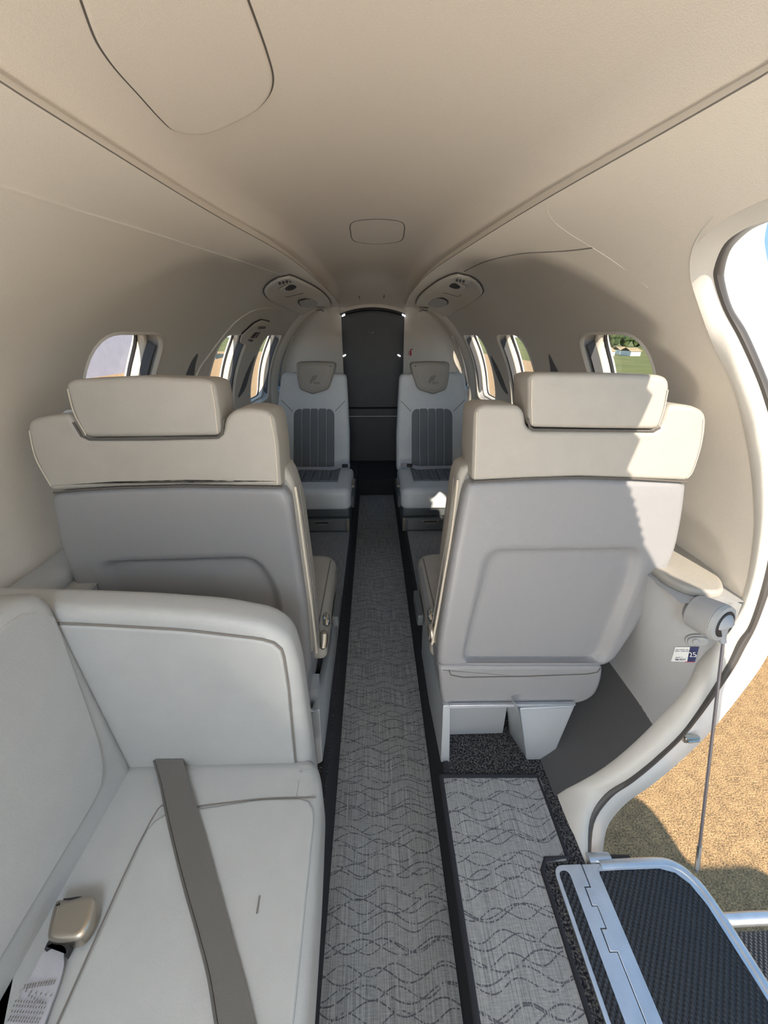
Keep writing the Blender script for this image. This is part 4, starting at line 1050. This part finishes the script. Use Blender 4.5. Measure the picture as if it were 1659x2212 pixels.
# ================================================================== SIDE-FACING SEAT
t = thing('bench_seat', 'side-facing light grey leather seat in the left foreground', 'seat', (-.35, .1, .13))
ZC = .44
cl = [Vector((-.62, -.45, ZC)), Vector((-.092, -.45, ZC)), Vector((-.084, .15, ZC)), Vector((-.089, .30, ZC)), Vector((-.098, .425, ZC)), Vector((-.115, .470, ZC)), Vector((-.30, .474, ZC)), Vector((-.62, .474, ZC))]
slab('seat_cushion', rounded(cl, [0, .02, .05, .05, .03, .03, 0, .01], 6), (0, 0, 1), .12, LEATH2, t, r=.028, rb=.015, ang=60)
# raised centre panel of the cushion with soft edge
ci = [Vector((-.360, -.45, ZC + .004)), Vector((-.105, -.45, ZC + .004)), Vector((-.098, .15, ZC + .004)), Vector((-.104, .392, ZC + .004)), Vector((-.20, .392, ZC + .004)), Vector((-.366, .372, ZC + .004))]
ci2 = rounded(ci, [0, .0, .05, .03, .02, .03], 6)
slab('cushion_panel', resample(ci2, 140, True), (0, 0, 1), .02, LEATH2, t, r=.0045, rb=0, ang=60)
tube('cushion_seam', catmull([Vector((-.104, .393, ZC + .0002)), Vector((-.20, .393, ZC + .0002)), Vector((-.33, .380, ZC + .0002)), Vector((-.3655, .364, ZC + .0002)), Vector((-.3655, .1, ZC + .0002)), Vector((-.361, -.45, ZC + .0002))], 5), .0012, SEAML, t)
m_ = at((561, 1935), Z=ZC + .005); m2_ = at((555, 1973), Z=ZC + .005)
tube('scuff_mark', [m_, m2_], .0012, SEAML, t, 5)
box('seat_base', (-.55, -.45, .13), (-.135, .44, .33), GREYP, t, r=.01)
# backrest
BN = Vector((1, 0, .06)).normalized()
bl_ = [Vector((-.444, -.5, .405)), Vector((-.444, .462, .405)), Vector((-.460, .462, .828)), Vector((-.466, .30, .838)), Vector((-.468, -.5, .84))]
def bkp(p): return p
B2 = []
slab('backrest', resample(rounded(bl_, [0, .01, .02, 0, 0], 6), 110, True), BN, .17, LEATH2, t, r=.022, rb=.02, steps=6, ang=60)
bi = [atp(p, Vector((-.452, .2, .6)), BN) for p in [(-60, 2100), (218, 1702), (222, 1660), (212, 1600), (112, 1318), (60, 1275)]]
bi = [Vector((bi[0].x, -.5, bi[1].z)), bi[1], bi[2], bi[3], bi[4], bi[5]]
bi[5] = bi[4] + Vector((-.001, -.03, .028)); bi.append(Vector((bi[5].x, -.5, bi[5].z + .004)))
slab('backrest_panel', [p + BN * .0045 for p in resample(rounded(bi, [0, .03, .02, .02, .02, .02, 0], 5), 90, True)], BN, .02, LEATH2, t, r=.0045, rb=0, ang=60)
# padded side panel at the aft end
t = thing('seat_divider', 'padded grey end panel between the side-facing seat and left near seat', 'panel', (-.3, .46, .13))
YA = .458
po = [at(p, Y=YA) for p in [(700, 1700), (660, 1500), (648, 1400), (632, 1352), (590, 1318), (480, 1300), (300, 1290), (100, 1284)]]
po = [Vector((-.122, YA, .20)), Vector((-.122, YA, .50))] + [Vector((q.x, YA, q.z)) for q in [at(p, Y=YA + .03) for p in [(652, 1420), (634, 1357), (590, 1326), (480, 1306), (330, 1295), (180, 1289)]]] + [Vector((-.62, YA, .80)), Vector((-.62, YA, .20))]
slab('panel_body', resample(rounded(po, .02, 4), 140, True), PN, .062, LEATH2, t, r=.018, rb=.022, steps=5, ang=60)
pi_ = [at(p, Y=YA - .001) for p in [(637, 1640), (622, 1480), (610, 1405), (592, 1388), (560, 1381), (400, 1362), (190, 1350)]]
pi_ = [Vector((pi_[0].x, YA - .001, .3))] + pi_ + [Vector((-.6, YA - .001, pi_[-1].z + .012)), Vector((-.6, YA - .001, .3))]
lo_ = resample(rounded(pi_, [0, .01, .02, .012, .02, .02, .02, .02, 0, 0], 5), 110, True)
slab('panel_inset', [p + Vector((0, -.003, 0)) for p in lo_], PN, .006, LEATH2, t, r=.005, rb=0, ang=60)
tube('panel_groove', [p + Vector((0, -.0005, 0)) for p in inset(lo_, PN, -.0015)], .0018, SEAML, t, 6, True)
# lap belt strap across the cushion
t = thing('seat_belt', 'wide dark grey belt strap lying across the side-facing seat cushion', 'seat belt', (-.3, .3, ZC))
sa = [(335, 1640, 395, 1640), (349, 1690, 410, 1695), (368, 1780, 440, 1790), (398, 1900, 470, 1900), (432, 2020, 505, 2030), (455, 2110, 530, 2120), (472, 2212, 552, 2212), (490, 2300, 580, 2330)]
V = []; rows = []
for i, (a, b, c_, d) in enumerate(sa):
    z = ZC + .010 + (.010 if i == 0 else .003 if i == 1 else 0); p, q = at((a, b), Z=z), at((c_, d), Z=z)
    rows.append((p, q))
pl_ = catmull([r[0] for r in rows], 5); ql_ = catmull([r[1] for r in rows], 5)
rings = [[p, q, q + Vector((0, 0, -.0022)), p + Vector((0, 0, -.0022))] for p, q in zip(pl_, ql_)]
loops('webbing', rings, WEB, t, ang=30)
tube('webbing_edge', [p + Vector((-.003, 0, -.004)) for p in pl_], .002, WEB, t, 6)
box('anchor', at((332, 1642), Z=ZC + .008) + Vector((-.012, -.004, -.01)), at((332, 1642), Z=ZC + .008) + Vector((.012, .01, .006)), BLACK, t, r=.003)
# buckle and its webbing
t = thing('belt_buckle', 'brushed metal belt buckle on grey stitched webbing beside the seat backrest', 'buckle', (-.42, .25, ZC))
zb = ZC + .030
bo = [at(p, Z=zb) for p in [(120, 1943), (150, 1940), (184, 1931), (202, 1933), (206, 1948), (196, 1988), (174, 2022), (150, 2031), (112, 2031), (100, 2020), (106, 1985)]]
up_ = Vector((.25, -.25, 1)).normalized()
slab('buckle_body', resample(catmull(bo, 4, True), 60, True), (0, 0, 1), .024, NICK, t, r=.0065, rb=.003, steps=5, ang=60)
slab('buckle_mouth', resample(catmull([at(p, Z=zb - .004) for p in [(136, 1941), (148, 1939), (178, 1936), (170, 1950), (150, 1956), (142, 1950)]], 4, True), 40, True), (0, 0, 1), .016, BLACK, t, r=.001, rb=0)
slab('buckle_boot', resample(rounded([at(p, Z=zb - .012) for p in [(104, 2028), (156, 2028), (152, 2045), (140, 2070), (136, 2050), (110, 2042), (92, 2056)]], .004, 3), 50, True), (0, 0, 1), .010, BLACK, t, r=.002, rb=0)
ws = [((112, 2040), (138, 2040)), ((90, 2062), (138, 2062)), ((78, 2085), (137, 2088)), ((58, 2125), (126, 2128)), ((30, 2180), (105, 2185)), ((5, 2225), (90, 2230)), ((-30, 2290), (70, 2300))]
pa = catmull([at(a, Z=ZC + .012) for a, b in ws], 4); pb = catmull([at(b, Z=ZC + .010) for a, b in ws], 4)
rings = [[p, q, q + Vector((0, 0, -.003)), p + Vector((0, 0, -.003))] for p, q in zip(pa, pb)]
wb = loops('buckle_webbing', rings, WEBL, t, ang=30)
DZ = []
for (r0, r1, cnt) in (((54, 2128), (118, 2118), 12), ((52, 2134), (116, 2124), 12), ((56, 2140), (110, 2150), 6), ((62, 2150), (92, 2165), 6), ((34, 2162), (98, 2166), 12), ((30, 2172), (96, 2176), 12), ((26, 2184), (92, 2188), 12), ((22, 2196), (86, 2200), 12), ((18, 2204), (82, 2208), 12)):
    for k in range(cnt):
        f = k / (cnt - 1); x = r0[0] + (r1[0] - r0[0]) * f; y = r0[1] + (r1[1] - r0[1]) * f; DZ.append((at((x - 1, y + 3), Z=ZC + .0135), at((x + 1.5, y - 2), Z=ZC + .0135)))
V = []; Fs = []
for a, b in DZ:
    i = len(V); s = Vector((.0005, 0, 0)); u = Vector((0, 0, .0008)); V += [a - s, a + s, b + s, b - s, a - s + u, a + s + u, b + s + u, b - s + u]
    Fs += [(i, i + 1, i + 2, i + 3), (i + 4, i + 7, i + 6, i + 5), (i, i + 4, i + 5, i + 1), (i + 1, i + 5, i + 6, i + 2), (i + 2, i + 6, i + 7, i + 3), (i + 3, i + 7, i + 4, i)]
tag(build('webbing_stitches', V, Fs, SEAML, t, sm=False), kind='stuff')

# ================================================================== FILL LIGHTS (added behind the camera to brighten the cabin)
def fill_panel(name, label, c, size, direction, power, col):
    t = thing(name, label, 'lamp', c); d = Vector(direction).normalized(); u = d.orthogonal().normalized(); v = d.cross(u); h = size / 2
    sq = [Vector(c) + u * a * h + v * b * h for a, b in ((-1, -1), (1, -1), (1, 1), (-1, 1))]
    slab('fill_housing', rounded([Vector(c) + (p - Vector(c)) * 1.12 for p in sq], .03, 4), d, .02, WHITE, t, r=.003, rb=.003)
    slab('fill_lens', [p + d * .002 for p in rounded(sq, .03, 4)], d, .003, LED, t, r=0, rb=0)
    l = bpy.data.lights.new(name, 'AREA'); l.shape = 'SQUARE'; l.size = size * .95; l.energy = power; l.color = col
    o = bpy.data.objects.new(name + '_light', l); COL.objects.link(o); o.location = Vector(c) + d * .006; o.rotation_euler = (-d).to_track_quat('Z', 'Y').to_euler()
fill_panel('floor_fill', 'unseen fill light added low on the vestibule floor behind the camera', (-.05, -.75, .12), .34, (0, .12, 1), LP1, (1, .90, .77))  # added warm fill, thrown up at the ceiling
fill_panel('ceiling_fill', 'square unseen fill light added under the vestibule ceiling behind the camera', (-.02, -.55, 1.36), .34, (0, .75, -1), LP2, (.62, .81, 1))  # added cool fill, aimed down and aft

# ================================================================== SHADOW BLOCKER added out of view ahead of the door
t = thing('shadow_blocker', 'low unseen block added ahead of the entry door to cast the apron shadow', 'light blocker', (1.25, -.9, -.9))
slab('blocker_body', resample(rounded([Vector((x, -1.40, z)) for x, z in [(.95, .37), (1.56, .37), (1.54, .17), (1.86, .17), (1.90, -.70), (.95, -.70)]], [.04, .09, .02, .09, .03, .03], 6), 120, True), PN, .7, WHITE, t, r=.01, rb=.01)  # added body, outline shaped for the shadow it casts on the apron
for x, y in ((1.05, -.8), (1.75, -.8), (1.05, -1.3), (1.75, -1.3)):
    tube('blocker_wheel', [Vector((x - .05, y, -.78)), Vector((x + .05, y, -.78))], .12, BLACK, t, 20)

# ================================================================== OUTSIDE
ZG = -.90
def plane(name, x0, x1, y0, y1, z, m):
    return struct(build(name, [(x0, y0, z), (x1, y0, z), (x1, y1, z), (x0, y1, z)], [(0, 1, 2, 3)], m, sm=False))
plane('ground', -40, 14, -60, 60, ZG, GROUND)
struct(build('ground_grass', [(14, -300, ZG - .01), (600, -300, ZG - .01), (600, 600, ZG - .01), (14, 600, ZG - .01)], [(0, 1, 2, 3)], GRASS, sm=False))
plane('ground_far', -600, 14, 60, 600, ZG - .01, GRASS)
def wing(side, label):
    rows = []
    for i in range(9):
        s = i / 8; X = side * (.86 + s * 5); ch = 1.5 - .8 * s; y0 = 1.85 + .35 * s; z = -.02 + .25 * s
        rows.append([Vector((X, y0 + ch * (1 - math.cos(2 * PI * k / 24)) / 2, z + .085 * (1 - .5 * s) * math.sin(2 * PI * k / 24) * (1 if k < 12 else .6))) for k in range(24)])
    tag(loops('wing', rows, WHITE, None, ang=60), label, 'wing')
wing(1, 'white aircraft wing outside beyond the right-hand cabin windows'); wing(-1, 'white aircraft wing outside beyond the left-hand cabin windows')
# hangar on the left, houses and trees beyond the field on the right
t = thing('hangar', 'pale grey hangar wall outside the left near window', 'building', (-16, 18, ZG))
box('hangar_wall', (-20, 4, ZG), (-15, 40, 6), mat('hangar_sheet', (.62, .62, .72), .6, var=.05, vscale=2), t)
V, Fs = grid([[Vector((-20.5, 3.5, 6)), Vector((-17.5, 3.5, 7.6)), Vector((-14.6, 3.5, 6))], [Vector((-20.5, 40.5, 6)), Vector((-17.5, 40.5, 7.6)), Vector((-14.6, 40.5, 6))]])
build('hangar_roof', V, Fs, SHELL, t)
dirn = at((1340, 760), Y=1.0) - CAM
def far(px_, Y_): q = ray(px_); return CAM + q * (Y_ / q.y)
HS = [(1310, 46, .8), (1337, 50, .9), (1362, 46, 1.1)]
LB = ['leftmost of the small cream sheds beyond the field', 'middle cream shed of the three beyond the field', 'rightmost and widest cream shed beyond the field']
for (x, Y_, wd), lb in zip(HS, LB):
    q = far((x, 760), Y_); t = thing('field_shed', lb, 'shed', (q.x, q.y, ZG))
    box('shed_wall', (q.x - wd / 2, q.y - 1, ZG), (q.x + wd / 2, q.y + 1, ZG + .5), WHITE, t)
    V, Fs = grid([[Vector((q.x - wd / 2 - .1, q.y - 1.1, ZG + .48)), Vector((q.x + wd / 2 + .1, q.y - 1.1, ZG + .48))], [Vector((q.x - wd / 2 - .1, q.y, ZG + .85)), Vector((q.x + wd / 2 + .1, q.y, ZG + .85))], [Vector((q.x - wd / 2 - .1, q.y + 1.1, ZG + .48)), Vector((q.x + wd / 2 + .1, q.y + 1.1, ZG + .48))]])
    build('shed_roof', V, Fs, mat('tan_roof', (.45, .33, .18), .8), t)
def blob(c, r, seed):
    bm = bmesh.new(); bmesh.ops.create_icosphere(bm, subdivisions=3, radius=1); rnd = random.Random(seed)
    ph = [rnd.random() * 6 for _ in range(6)]
    for v in bm.verts:
        k = 1 + .16 * math.sin(v.co.x * 5 + ph[0]) * math.sin(v.co.y * 6 + ph[1]) + .13 * math.sin(v.co.z * 7 + ph[2]) + rnd.uniform(-.07, .07)
        v.co = Vector((v.co.x * r[0] * k, v.co.y * r[1] * k, v.co.z * r[2] * k)) + Vector(c)
    me = bpy.data.meshes.new('crown'); bm.to_mesh(me); bm.free(); return me
ORD = ['first', 'second', 'third', 'fourth', 'fifth', 'sixth', 'seventh', 'eighth']
for i in range(8):
    x = 1268 + i * 26; Y_ = 82 + 1.5 * math.sin(i * 2.3); q = far((x, 760), Y_); H = 3.5 + .5 * math.sin(i * 1.7) - (.5 if i > 4 else 0)
    t = thing('tree', 'dark green tree beyond the field, %s from the left end of the tree line' % ORD[i], 'tree', (q.x, q.y, ZG), group='trees in the line beyond the field')
    link('crown', blob((q.x, q.y, ZG + H * .55), (1.25, 1.2, H * .48), i), FOLI, t)
    tube('trunk', [Vector((q.x, q.y, ZG)), Vector((q.x, q.y, ZG + H * .5))], [.15, .1], mat('bark', (.12, .09, .06), .9), t)
